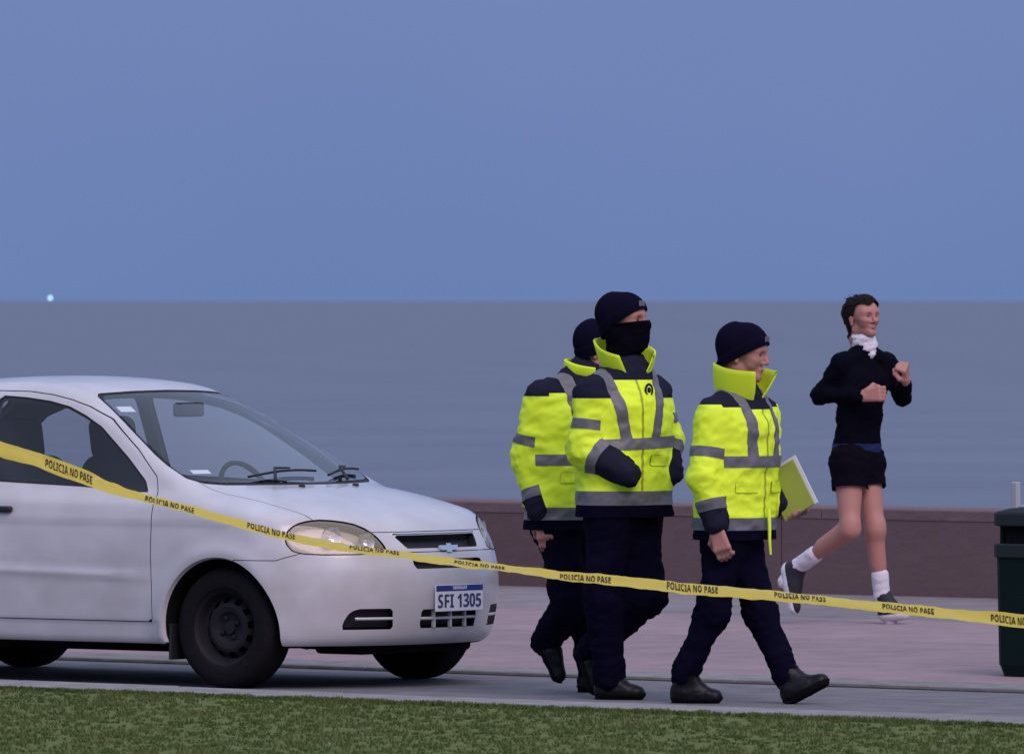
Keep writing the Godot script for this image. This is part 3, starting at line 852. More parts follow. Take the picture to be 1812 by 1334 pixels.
# ---------------------------------------------------------------- people
func crumple(s: Surf, amount: float, scale: Vector3, sd: int, bends := []) -> Surf:
	# folds of cloth: ridges pushed in and out of the surface
	var a := FastNoiseLite.new(); a.seed = sd; a.frequency = 1.0; a.noise_type = FastNoiseLite.TYPE_SIMPLEX_SMOOTH; a.fractal_type = FastNoiseLite.FRACTAL_RIDGED; a.fractal_octaves = 2
	var b := FastNoiseLite.new(); b.seed = sd + 7; b.frequency = 1.0; b.noise_type = FastNoiseLite.TYPE_SIMPLEX_SMOOTH; b.fractal_octaves = 2
	for i in s.v.size():
		var p := s.v[i] * scale; var more := 1.0
		for e in bends: more += 0.9 * exp(-(s.v[i] - e).length_squared() / 0.009)   # cloth gathers where a limb bends
		s.v[i] += s.n[i] * amount * (a.get_noise_3dv(p) * 0.8 * more - 0.3 + b.get_noise_3dv(p * 0.55) * 1.1)
	s.smooth()
	return s

func knit(s: Surf, sd: int) -> Surf:
	return crumple(s, 0.0015, Vector3(60, 18, 60), sd)

func seg_of(p: Vector3, a: Vector3, b: Vector3) -> float:
	return (p - a).dot((b - a).normalized())

func hand(wrist: Vector3, dir: Vector3, palm: Vector3, thumb: float, curl: float) -> Surf:
	# dir runs to the fingers, palm points out of the palm, thumb is the sign of the thumb side along dir x palm
	dir = dir.normalized(); palm = (palm - dir * palm.dot(dir)).normalized()
	var side := dir.cross(palm) * thumb
	var b := Body.new(0.010)
	for i in 4: b.bone(wrist + side * (0.018 - 0.012 * i), wrist + dir * 0.088 + side * (0.031 - 0.0205 * i), 0.016, 0.0125)
	b.bone(wrist - dir * 0.018, wrist, 0.023, 0.023)
	var long := [0.92, 1.0, 0.95, 0.76]
	for i in 4:
		var p := wrist + dir * 0.088 + side * (0.031 - 0.0205 * i); var w := 0.0
		for j in 3:
			w += curl * [0.85, 1.05, 0.75][j] * (1.0 + 0.06 * i)
			var q: Vector3 = p + (dir * cos(w) + palm * sin(w)) * [0.044, 0.027, 0.021][j] * long[i]
			b.bone(p, q, 0.0098 - 0.0007 * j, 0.0092 - 0.0008 * j); p = q
	var t := wrist + dir * 0.022 + side * 0.024
	var t1 := t + (dir * 0.62 + side * 0.62 + palm * 0.45).normalized() * 0.045
	var t2 := t1 + (dir * 0.75 + side * (0.25 - 0.5 * curl) + palm * (0.35 + 0.5 * curl)).normalized() * 0.034
	var t3 := t2 + (dir * 0.75 + side * (0.1 - 0.8 * curl) + palm * (0.25 + 0.3 * curl)).normalized() * 0.027
	b.bone(t, t1, 0.017, 0.012); b.bone(t1, t2, 0.0115, 0.0105); b.bone(t2, t3, 0.0105, 0.0085)
	return blob(b, 0.005)

func head_body() -> Body:
	# faces along x; the origin is in the middle of the skull
	var Z := Vector3.BACK
	var b := Body.new(0.022)
	b.bone(Vector3(-0.030, 0.022, 0), Vector3(0.026, 0.022, 0), 0.085, 0.080, Z, 1.10)
	b.bone(Vector3(0.040, 0.0, 0), Vector3(0.047, -0.080, 0), 0.062, 0.044)
	for s in [-1.0, 1.0]:
		b.bone(Vector3(-0.008, -0.072, 0.040 * s), Vector3(0.060, -0.102, 0.010 * s), 0.026, 0.024)
		b.bone(Vector3(0.066, -0.030, 0.038 * s), Vector3(0.058, -0.05, 0.04 * s), 0.026, 0.022)
		b.bone(Vector3(0.086, 0.024, 0.016 * s), Vector3(0.074, 0.022, 0.046 * s), 0.014, 0.013)
	b.bone(Vector3(0.082, -0.108, -0.008), Vector3(0.082, -0.108, 0.008), 0.019, 0.019)
	b.bone(Vector3(-0.022, -0.06, 0), Vector3(-0.035, -0.20, 0), 0.054, 0.057)
	return b

func head_features(b: Body) -> Body:
	# small forms joined tightly: nose, lips, ears
	var c := Body.new(0.007)
	c.bone(Vector3(0.098, 0.010, 0), Vector3(0.118, -0.034, 0), 0.008, 0.0125)
	for s in [-1.0, 1.0]:
		c.bone(Vector3(0.106, -0.040, 0.009 * s), Vector3(0.100, -0.040, 0.013 * s), 0.0085, 0.008)
		c.bone(Vector3(-0.012, -0.004, 0.078 * s), Vector3(-0.006, -0.045, 0.076 * s), 0.017, 0.011, Vector3.BACK, 1.8)
		c.bone(Vector3(0.099, -0.064, 0.004 * s), Vector3(0.088, -0.068, 0.020 * s), 0.0075, 0.005)
		c.bone(Vector3(0.098, -0.078, 0.004 * s), Vector3(0.088, -0.074, 0.019 * s), 0.0080, 0.005)
	return c

func head_field(p: Vector3, a: Body, c: Body) -> float:
	var d := a.f(p); var e := c.f(p); var w := maxf(0.010 - absf(d - e), 0.0)
	d = minf(d, e) - w * w * 0.25 / 0.010
	for s in [-1.0, 1.0]:   # eye sockets
		var q := (p - Vector3(0.104, -0.002, 0.031 * s)).length() - 0.017
		d = smax(d, -q, 0.012)
	return d

func frame(at: Vector3, toward: float, nod := 0.0, tilt := 0.0) -> Transform3D:
	# x of the frame looks along the heading, measured from the right towards the viewer
	return Transform3D(Basis(UP, -deg_to_rad(toward)) * Basis(Vector3.BACK, deg_to_rad(nod)) * Basis(Vector3.RIGHT, deg_to_rad(tilt)), at)

var head_mesh: Surf
func add_head(body: Surf, x: Transform3D, parent: Node3D, brows := true, jaw := 1.0) -> void:
	if head_mesh == null:
		var a := head_body(); var c := head_features(a)
		head_mesh = nets(func(p): return head_field(p, a, c), Vector3(-0.14, -0.27, -0.11), Vector3(0.145, 0.125, 0.11), 0.0046)
	var own := Surf.new(); own.t = head_mesh.t; own.v = head_mesh.v.duplicate()
	for i in own.v.size():   # a narrower, shorter lower face
		var e := clampf((-0.02 - own.v[i].y) / 0.06, 0, 1) * clampf((own.v[i].x + 0.01) / 0.03, 0, 1)
		own.v[i].z *= lerpf(1.0, jaw, e); own.v[i].y += (1.0 - jaw) * 0.06 * e
	own.smooth()
	body.add(own, x)
	for s in [-1.0, 1.0]:
		var b := Body.new(0.004); b.bone(Vector3(0.0855, -0.003, 0.024 * s), Vector3(0.082, -0.003, 0.036 * s), 0.0072, 0.006)
		var e := Surf.new(); e.add(blob(b, 0.003), x); mi(e.mesh(), M.eye, "eye", parent)
		if brows:
			b = Body.new(0.004); b.bone(Vector3(0.0985, 0.021, 0.016 * s), Vector3(0.089, 0.023, 0.046 * s), 0.0055, 0.0035)
			e = Surf.new(); e.add(blob(b, 0.003), x); mi(e.mesh(), M.hair, "eyebrow", parent)
	var l := Body.new(0.004); l.bone(Vector3(0.1035, -0.071, -0.012), Vector3(0.1035, -0.071, 0.012), 0.0040, 0.0040)
	var ls := Surf.new(); ls.add(blob(l, 0.0028), x); mi(ls.mesh(), M.lip, "lips", parent)

func beanie(x: Transform3D, parent: Node3D, front_y: float, slope: float, loft: float) -> void:
	var b := Body.new(0.03); var Z := Vector3.BACK
	b.bone(Vector3(-0.040, 0.030, 0), Vector3(0.022, 0.034, 0), 0.094, 0.090, Z, 1.04)
	b.bone(Vector3(-0.035, 0.045, 0), Vector3(0.01, 0.05 + loft, 0), 0.085, 0.07)
	b.bone(Vector3(-0.03, -0.05, 0), Vector3(-0.03, 0.02, 0), 0.080, 0.085)
	var s := blob(b, 0.0075)
	for i in s.v.size():   # turned-up hem
		var e := s.v[i].y - front_y - slope * (s.v[i].x - 0.1)
		if e < 0.052: s.v[i] += s.n[i] * 0.005 * clampf((0.052 - e) / 0.006, 0, 1)
	s = knit(s, 3)
	s = cut(s, func(p): return p.y - front_y - slope * (p.x - 0.1))[0]
	var w := Surf.new(); w.add(s, x)
	var o := mi(w.mesh(), M.knit, "beanie", parent)
	var pt := Vector3(0.16, front_y + 0.032, 0.018)
	for i in 8: pt.x -= b.f(pt)
	var r := Surf.new(); r.add(rbox(Vector3(0.006, 0.026, 0.040), 0.0025, 1), x * Transform3D(Basis(UP, -0.2), pt + Vector3(0.006, 0, 0)))
	mi(r.mesh(), M.reflective, "badge", o)

func collar(parent: Node3D, m: Material, c: Vector3, fwd: Vector3, r0: float, r1: float, hb: float, hf: float, open0: float, open1: float, flare: float, lean: Vector3) -> MeshInstance3D:
	# standing collar: a thick band round the neck, open at the front
	var lat := fwd.cross(UP); var s := Surf.new(); var n := 36; var m_ := 6
	for skin in 2:
		for i in n + 1:
			var u := float(i) / n
			for j in m_ + 1:
				var t := float(j) / m_
				var op := lerpf(open0, open1, t)
				var w := op + (TAU - 2 * op) * u
				var front := 0.5 + 0.5 * cos(w)
				var r := lerpf(r0, r1, t) + flare * t * pow(front, 3.0) - 0.010 * skin + 0.005 * sin(t * PI) + 0.003 * sin(w * 5.0 + t * 2.0)
				s.v.append(c + fwd * cos(w) * r + lat * sin(w) * r * 1.06 + UP * (lerpf(hb, hf, pow(front, 1.2)) * t) + lean * t - UP * 0.035 * front)
	var row := m_ + 1; var o := (n + 1) * row
	for i in n:
		for j in m_:
			var a := i * row + j
			s.t.append_array(PackedInt32Array([a, a + row, a + row + 1, a, a + row + 1, a + 1]))
			var b := a + o
			s.t.append_array(PackedInt32Array([b, b + row + 1, b + row, b, b + 1, b + row + 1]))
		var e := i * row + m_
		s.t.append_array(PackedInt32Array([e, e + row, e + row + o, e, e + row + o, e + o]))
	for j in m_:
		for e in [0, n * row]:
			var a: int = e + j
			s.t.append_array(PackedInt32Array([a, a + 1, a + 1 + o, a, a + 1 + o, a + o]))
	s.smooth()
	return mi(s.mesh(), m, "collar", parent)

func boot(parent: Node3D, called: String, knee: Vector3, ankle: Vector3, heel: Vector3, toe: Vector3, shaft: float, upper: Material, sole: Material, sole_h: float, wide := 1.0) -> void:
	# heel and toe lie on the sole
	var fwd := (toe - heel).normalized()
	var up := (ankle - heel); up = (up - fwd * up.dot(fwd)).normalized()
	var lat := fwd.cross(up); var L := (toe - heel).length()
	var b := Body.new(0.03); var r := 0.046 * wide
	b.bone(heel + fwd * 0.045 + up * 0.045, heel + fwd * (L * 0.42) + up * 0.045, r * 0.92, r * 0.95)
	b.bone(heel + fwd * (L * 0.42) + up * 0.040, toe - fwd * 0.045 + up * 0.032, r, r * 0.88, up, 1.12)
	b.bone(heel + fwd * 0.055 + up * 0.05, ankle, r, 0.048 * wide)
	b.bone(ankle + fwd * 0.01, heel + fwd * (L * 0.58) + up * 0.05, 0.042 * wide, 0.034)
	if shaft > 0.0: b.bone(ankle, ankle + (knee - ankle).normalized() * shaft, 0.046 * wide, 0.044 * wide)
	var s := blob(b, 0.0095)
	for i in s.v.size():
		var e := (s.v[i] - heel).dot(up)
		if e < 0.0: s.v[i] -= up * e
		elif e < sole_h: s.v[i] += (s.v[i] - heel - fwd * (L * 0.5)).normalized() * 0.004   # welt
	if shaft > 0.0: s = crumple(s, 0.003, Vector3(22, 30, 22), 12)
	else: s.smooth()
	var c := cut(s, func(p): return (p - heel).dot(up) - sole_h)
	var o := mi(c[0].mesh(), upper, called, parent)
	mi(c[1].moved(0.002).mesh(), sole, "sole", o)
	if shaft > 0.0:   # heel block
		var h := rbox(Vector3(0.075, 0.03, 0.072), 0.006, 1); var hs := Surf.new()
		hs.add(h, Transform3D(Basis(fwd, up, fwd.cross(up)), heel + fwd * 0.048 + up * 0.014)); mi(hs.mesh(), sole, "heel", o)

func trousers(parent: Node3D, m: Material, fwd: Vector3, legs: Array, r: Array, pocket: bool, sd: int) -> MeshInstance3D:
	# legs: two of [hip, knee, ankle]; r: radii at hip, above and below the knee, ankle
	var b := Body.new(0.05)
	var h0: Vector3 = legs[0][0]; var h1: Vector3 = legs[1][0]
	b.bone(h0 + UP * 0.10, h1 + UP * 0.10, r[0] * 1.08, r[0] * 1.08)
	b.bone(h0 - fwd * 0.02, h1 - fwd * 0.02, r[0] * 1.12, r[0] * 1.12)
	for l in legs:
		b.bone(l[0], l[1], r[0], r[1])
		b.bone(l[1], l[2] + (l[2] - l[1]).normalized() * 0.015, r[2], r[3])
		if pocket:
			var out: Vector3 = (l[0] - (h0 + h1) * 0.5).normalized()
			b.bone(l[0].lerp(l[1], 0.62) + out * 0.045, l[0].lerp(l[1], 0.88) + out * 0.04, 0.050, 0.050)
	var s := crumple(blob(b, 0.0125), 0.009, Vector3(9, 13, 9), sd, [legs[0][1], legs[1][1], legs[0][2], legs[1][2]])
	return mi(s.mesh(), m, "trousers", parent)

func officer(o: Node3D, d: Dictionary) -> void:
	var f: Vector3 = Vector3(cos(deg_to_rad(d.face)), 0, sin(deg_to_rad(d.face)))
	var lat := f.cross(UP)      # to the wearer's right
	var hip: Vector3 = d.hip; var chest: Vector3 = d.chest; var neck: Vector3 = d.neck
	var g: float = d.girth
	# ---- the body: slim under the clothes, with head and hands
	var x := frame(d.head, d.look, d.get("nod", 0.0), d.get("tilt", 0.0))
	var nb := Body.new(0.05)
	nb.bone(hip, chest, 0.10, 0.10).bone(chest, neck, 0.09, 0.055).bone(neck, d.head + x.basis * Vector3(-0.03, -0.14, 0), 0.055, 0.055).bone(d.RS, d.LS, 0.05, 0.05)
	for s in ["R", "L"]:
		nb.bone(d[s + "S"], d[s + "E"], 0.042, 0.036).bone(d[s + "E"], d[s + "W"], 0.034, 0.024)
		var leg: Array = d["leg" + s]
		nb.bone(leg[0], leg[1], 0.07, 0.05).bone(leg[1], leg[2], 0.048, 0.035).bone(leg[2], leg[3].lerp(leg[4], 0.3).lerp(leg[2], 0.45), 0.028, 0.022)
	var body := blob(nb, 0.02)
	for h in d.hands: body.add(hand(h[0], h[1], h[2], h[3], h[4]))
	var bo := mi(Surf.new().mesh(), M.skin, "body", o)
	add_head(body, x, bo)
	bo.mesh = body.mesh()
	# ---- jacket
	var T := Body.new(0.06)
	for s in [-1.0, 1.0]: T.bone(hip - UP * 0.12 + lat * s * 0.085 * g, chest + lat * s * 0.088 * g, 0.152 * g, 0.150 * g)
	T.bone(hip - UP * 0.10, chest + f * 0.02, 0.158 * g, 0.160 * g)
	T.bone(chest + UP * 0.02, neck, 0.135 * g, 0.085 * g)
	for s in [d.RS, d.LS]: T.bone(neck - UP * 0.03, s.lerp(neck, 0.12), 0.085 * g, 0.080 * g)
	var A := {}
	for s in ["R", "L"]:
		A[s] = Body.new(0.05).bone(d[s + "S"], d[s + "E"], 0.084 * g, 0.076 * g).bone(d[s + "E"], d[s + "W"], 0.077 * g, 0.060 * g)
	var TR: Body = T; var AR: Body = A.R; var AL: Body = A.L
	var joint := func(p: Vector3) -> float:
		var t := TR.f(p); var e := minf(AR.f(p), AL.f(p)); var w := maxf(0.035 - absf(t - e), 0.0)
		return minf(t, e) - w * w * 0.25 / 0.035
	var bx := T.box().merge(A.R.box()).merge(A.L.box())
	var s0 := crumple(nets(joint, bx.position, bx.end, 0.0115), 0.0095, Vector3(7, 11, 7), d.seed, [d.RE, d.LE])
	var c := cut(s0, func(p): return TR.f(p) - AR.f(p))
	var arms := {"R": c[0]}
	c = cut(c[1], func(p): return TR.f(p) - AL.f(p))
	arms["L"] = c[0]
	var torso: Surf = c[1]
	torso = cut(torso, func(p): return p.y - d.hem)[0]
	var panels := []
	var lowest := cut(torso, func(p): return d.band0 - p.y)
	panels.append([lowest[0], M.trouser, "hem_panel", 0.0]); torso = lowest[1]
	c = cut(torso, func(p): return d.band1 - p.y)
	panels.append([c[0], M.reflective, "reflective_band", 0.0025]); torso = c[1]
	# chest band, a little lower at the back
	var cb := func(p: Vector3) -> float: return p.y - d.chest_band + (p - chest).dot(lat) * d.band_tilt
	c = cut(torso, func(p): return cb.call(p) - 0.052)
	var above: Surf = c[0]
	var rest: Surf = c[1]
	c = cut(rest, cb)
	panels.append([c[0], M.reflective, "reflective_band", 0.0025])
	var lower: Surf = c[1]
	# braces over both shoulders
	var side := func(p: Vector3) -> float: return absf((p - chest).dot(lat)) - d.brace - d.brace_lean * maxf(0.0, p.y - d.chest_band)
	c = cut(above, func(p): return side.call(p) - 0.026)
	var outer: Surf = c[0]
	c = cut(c[1], func(p): return side.call(p) + 0.026)
	var inner: Surf = c[1]
	panels.append([c[0], M.reflective, "reflective_band", 0.0025])
	# dark yoke
	c = cut(outer, func(p): return p.y - d.yoke_side); panels.append([c[0], M.navy_panel, "shoulder_panel", 0.0]); outer = c[1]
	c = cut(inner, func(p): return p.y - d.yoke); panels.append([c[0], M.navy_panel, "yoke", 0.0]); inner = c[1]
	# zip down the front
	for part in [inner, lower]:
		var z := cut(part, func(p): return minf(0.006 - (p - chest).dot(lat), (p - chest).dot(f)))
		var z2 := cut(z[0], func(p): return (p - chest).dot(lat) + 0.006)
		panels.append([z2[0].moved(-0.001), M.zip, "zip", 0.0])
		z[1].add(z2[1])
		part.v = z[1].v; part.n = z[1].n; part.t = z[1].t
	for sg in [-1.0, 1.0]:
		var fl := cut(lower, func(p):
			var u: float = (p - chest).dot(lat) * sg
			return minf(minf(u - 0.045, 0.165 - u), minf(minf(p.y - d.band1 - 0.115, d.band1 + 0.165 - p.y), (p - chest).dot(f))))
		panels.append([fl[0].moved(0.005), M.hivis, "pocket_flap", 0.0]); lower = fl[1]
	var main := Surf.new(); main.add(lower); main.add(outer); main.add(inner)
	var jk := mi(main.mesh(), M.hivis, "jacket", o)
	for p in panels:
		if p[0].t.size() > 2: mi(p[0].moved(p[3]).mesh(), p[1], p[2], jk)
	for s in ["R", "L"]:
		var S: Vector3 = d[s + "S"]; var E: Vector3 = d[s + "E"]; var W: Vector3 = d[s + "W"]
		var bis := ((S - E).normalized() - (W - E).normalized()).normalized()
		c = cut(arms[s], func(p): return (p - E).dot(bis))
		var hi: Surf = c[0]; var fore: Surf = c[1]
		var ul := (E - S).length(); var fl := (W - E).length()
		c = cut(hi, func(p): return p.y - d.cap); mi(c[0].mesh(), M.navy_panel, "shoulder_panel", jk); hi = c[1]
		c = cut(hi, func(p): return seg_of(p, S, E) - ul * d.arm_band - 0.046); var mid: Surf = c[0]
		c = cut(c[1], func(p): return seg_of(p, S, E) - ul * d.arm_band); mi(c[0].moved(0.0025).mesh(), M.reflective, "reflective_band", jk)
		mid.add(c[1])
		c = cut(fore, func(p): return seg_of(p, E, W) - fl * d.cuff - 0.05); mi(c[0].mesh(), M.navy_panel, "cuff", jk)
		c = cut(c[1], func(p): return seg_of(p, E, W) - fl * d.cuff); mi(c[0].moved(0.0025).mesh(), M.reflective, "reflective_band", jk)
		mid.add(c[1])
		mi(mid.mesh(), M.hivis, "sleeve", jk)
	var cl: Array = d.collar
	collar(jk, M.hivis, neck + cl[7], f, cl[0], cl[1], cl[2], cl[3], cl[4], cl[5], cl[6], cl[8])
	# ---- legs, boots, cap
	trousers(o, M.trouser, f, [d.legR.slice(0, 3), d.legL.slice(0, 3)], d.leg_r, true, d.seed + 40)
	for leg in [d.legR, d.legL]: boot(o, "boot", leg[1], leg[2], leg[3], leg[4], 0.08, M.boot, M.sole, 0.028)
	beanie(x, o, d.cap_y, d.cap_slope, d.cap_loft)
	if d.get("mask", false):
		var gb := Body.new(0.03)
		gb.bone(Vector3(0.040, -0.010, 0), Vector3(0.047, -0.080, 0), 0.080, 0.062).bone(Vector3(0.092, -0.026, 0), Vector3(0.088, -0.10, 0), 0.042, 0.040)
		gb.bone(Vector3(-0.01, -0.035, 0), Vector3(0.03, -0.10, 0), 0.094, 0.072).bone(Vector3(0.0, -0.09, 0), Vector3(-0.02, -0.24, 0), 0.072, 0.082)
		var gs := crumple(blob(gb, 0.008), 0.005, Vector3(14, 40, 14), 77)
		gs = cut(gs, func(p): return -0.018 + 0.10 * p.x - p.y)[0]
		var gw := Surf.new(); gw.add(gs, x); mi(gw.mesh(), M.gaiter, "neck_gaiter", o)
	if d.get("badge", false):
		var q := chest - lat * 0.052 + UP * 0.105 + f * 0.4
		for i in 20: q -= f * joint.call(q)
		var ring := lathe(PackedVector2Array([Vector2(0.001, 0.004), Vector2(0.010, 0.006), Vector2(0.0105, 0.004)]), 20)
		ring.add(lathe(PackedVector2Array([Vector2(0.016, 0.002), Vector2(0.018, 0.007), Vector2(0.024, 0.007), Vector2(0.026, 0.002)]), 24))
		var bd := mi(ring.mesh(), M.navy, "chest_emblem", jk, q + f * 0.006)
		bd.basis = Basis.looking_at(-(f - lat * 0.2).normalized(), UP); bd.scale = Vector3(1, 1.25, 1)

func build_people() -> void:
	# ---- tall officer with covered face
	var o := root_node("person", Vector3(0.519, 0, -43.85))
	tag(o, "tallest officer in yellow jacket, face covered by black gaiter, hand in pocket", "person", "officers walking along the road")
	officer(o, {"face": 59.0, "look": 27.0, "girth": 1.0, "seed": 5, "hip": Vector3(0.003, 0.867, 0), "chest": Vector3(-0.01, 1.323, 0), "neck": Vector3(0.008, 1.532, -0.01), "head": Vector3(-0.005, 1.751, 0), "nod": 2.0,
		"RS": Vector3(-0.151, 1.402, 0.125), "RE": Vector3(-0.18, 1.151, 0.14), "RW": Vector3(0.018, 1.041, 0.235), "LS": Vector3(0.138, 1.396, -0.13), "LE": Vector3(0.191, 1.188, -0.13), "LW": Vector3(0.217, 1.047, -0.03),
		"legR": [Vector3(-0.06, 0.814, 0.07), Vector3(-0.097, 0.436, 0.1), Vector3(-0.065, 0.107, 0.07), Vector3(-0.138, 0, 0.045), Vector3(0.099, 0, 0.11)],
		"legL": [Vector3(0.06, 0.814, -0.07), Vector3(0.104, 0.475, 0.02), Vector3(-0.154, 0.206, -0.16), Vector3(-0.227, 0.238, -0.19), Vector3(-0.154, 0.003, -0.11)],
		"leg_r": [0.106, 0.086, 0.084, 0.070], "hands": [[Vector3(-0.052, 1.01, 0.06), Vector3(0.8, -0.5, -0.1), Vector3(0.1, -0.3, -1), 1.0, 0.5], [Vector3(0.157, 1.01, -0.02), Vector3(-0.3, -0.9, 0.0), Vector3(-1, 0, 0.2), 1.0, 0.5]],
		"hem": 0.843, "band0": 0.898, "band1": 0.963, "chest_band": 1.156, "band_tilt": 0.04, "brace": 0.066, "brace_lean": 0.22, "yoke": 1.475, "yoke_side": 1.391, "cap": 1.391, "arm_band": 0.44, "cuff": 0.22,
		"collar": [0.098, 0.134, 0.160, 0.10, 0.42, 0.66, 0.025, Vector3(0.0, -0.02, 0), Vector3(-0.012, 0, 0)], "cap_y": 0.040, "cap_slope": 0.62, "cap_loft": 0.0, "mask": true, "badge": true})
	# ---- officer half hidden behind
	o = root_node("person", Vector3(0.21, 0, -44.56))
	tag(o, "officer in yellow jacket half hidden behind the taller one, boot lifted", "person", "officers walking along the road")
	officer(o, {"face": 41.0, "look": 14.0, "girth": 0.95, "seed": 15, "hip": Vector3(0.045, 0.836, 0), "chest": Vector3(0.034, 1.273, 0), "neck": Vector3(0.135, 1.499, 0), "head": Vector3(0.207, 1.621, 0), "nod": -4.0,
		"RS": Vector3(-0.08, 1.379, 0.12), "RE": Vector3(-0.135, 1.095, 0.1), "RW": Vector3(-0.074, 0.857, 0.15), "LS": Vector3(0.167, 1.379, -0.13), "LE": Vector3(0.204, 1.101, -0.12), "LW": Vector3(0.247, 0.915, 0),
		"legR": [Vector3(0, 0.782, 0.07), Vector3(0.061, 0.424, 0.12), Vector3(-0.045, 0.244, -0.1), Vector3(-0.106, 0.273, -0.13), Vector3(0, 0.029, -0.08)],
		"legL": [Vector3(0.098, 0.782, -0.07), Vector3(0.146, 0.411, -0.05), Vector3(0.162, 0.103, -0.05), Vector3(0.098, 0, -0.07), Vector3(0.305, 0, 0)],
		"leg_r": [0.100, 0.082, 0.080, 0.068], "hands": [[Vector3(-0.066, 0.822, 0.155), Vector3(0.15, -1, 0.1), Vector3(0.2, 0, -1), -1.0, 0.45], [Vector3(0.257, 0.894, 0.01), Vector3(0.3, -1, 0.1), Vector3(0, 0, 1), 1.0, 0.45]],
		"hem": 0.767, "band0": 0.814, "band1": 0.873, "chest_band": 1.069, "band_tilt": 0.0, "brace": 0.085, "brace_lean": 0.0, "yoke": 1.446, "yoke_side": 1.408, "cap": 1.393, "arm_band": 0.60, "cuff": 0.55,
		"collar": [0.090, 0.104, 0.07, 0.06, 0.35, 0.5, 0.01, Vector3(0.0, 0.0, 0), Vector3(0.01, 0, 0)], "cap_y": -0.004, "cap_slope": 0.32, "cap_loft": 0.0})
	# ---- officer with folder
	o = root_node("person", Vector3(1.031, 0, -43.41))
	tag(o, "officer with tall raised yellow collar striding and carrying a folder", "person", "officers walking along the road")
	officer(o, {"face": 39.0, "look": 16.0, "girth": 0.94, "seed": 25, "hip": Vector3(-0.013, 0.824, 0), "chest": Vector3(0.003, 1.238, 0), "neck": Vector3(0.008, 1.416, 0), "head": Vector3(0.028, 1.607, 0), "nod": -9.0,
		"RS": Vector3(-0.121, 1.307, 0.15), "RE": Vector3(-0.152, 1.039, 0.19), "RW": Vector3(-0.106, 0.827, 0.215), "LS": Vector3(0.116, 1.315, -0.15), "LE": Vector3(0.121, 1.044, -0.2), "LW": Vector3(0.194, 0.907, -0.1),
		"legR": [Vector3(-0.054, 0.747, 0.08), Vector3(-0.111, 0.429, 0.09), Vector3(-0.24, 0.14, 0.03), Vector3(-0.305, 0, 0), Vector3(-0.065, 0, 0.06)],
		"legL": [Vector3(0.018, 0.747, -0.06), Vector3(0.101, 0.419, 0.02), Vector3(0.22, 0.14, 0.09), Vector3(0.22, -0.013, 0.11), Vector3(0.426, 0.096, 0.17)],
		"leg_r": [0.094, 0.072, 0.070, 0.062], "hands": [[Vector3(-0.098, 0.796, 0.22), Vector3(0.28, -1, 0.1), Vector3(0.35, 0, -1), -1.0, 0.62], [Vector3(0.199, 0.879, -0.105), Vector3(0.9, 0.05, 0.15), Vector3(0.0, 0.5, 0.8), 1.0, 0.6]],
		"hem": 0.749, "band0": 0.793, "band1": 0.85, "chest_band": 1.08, "band_tilt": 0.0, "brace": 0.080, "brace_lean": 0.06, "yoke": 1.344, "yoke_side": 1.354, "cap": 1.367, "arm_band": 0.52, "cuff": 0.50,
		"collar": [0.100, 0.114, 0.155, 0.145, 0.26, 0.46, 0.078, Vector3(0.0, -0.012, 0), Vector3(0.0, 0, 0)], "cap_y": 0.042, "cap_slope": 0.72, "cap_loft": 0.012})
	var strap := PackedVector3Array([Vector3(0.142, 0.889, 0.11), Vector3(0.145, 0.811, 0.118), Vector3(0.145, 0.747, 0.12), Vector3(0.15, 0.682, 0.118)])
	mi(tube(strap, PackedFloat32Array([0.009, 0.009, 0.008, 0.006]), 6).mesh(), M.hivis, "drawcord", o)
	# the folder in that hand
	var fd := root_node("folder", Vector3(1.031, 0, -43.41) + Vector3(0.24, 0.972, -0.06))
	tag(fd, "yellow-green folder of papers held by the officer with raised collar", "folder")
	mi(rbox(Vector3(0.165, 0.235, 0.006), 0.002, 1).mesh(), M.folder_face, "cover", fd)
	mi(rbox(Vector3(0.185, 0.25, 0.007), 0.002, 1).mesh(), M.paper, "paper_sheaf", fd, Vector3(0.006, 0.006, -0.008))
	fd.rotation = Vector3(-0.1, -0.45, deg_to_rad(30))
	runner()

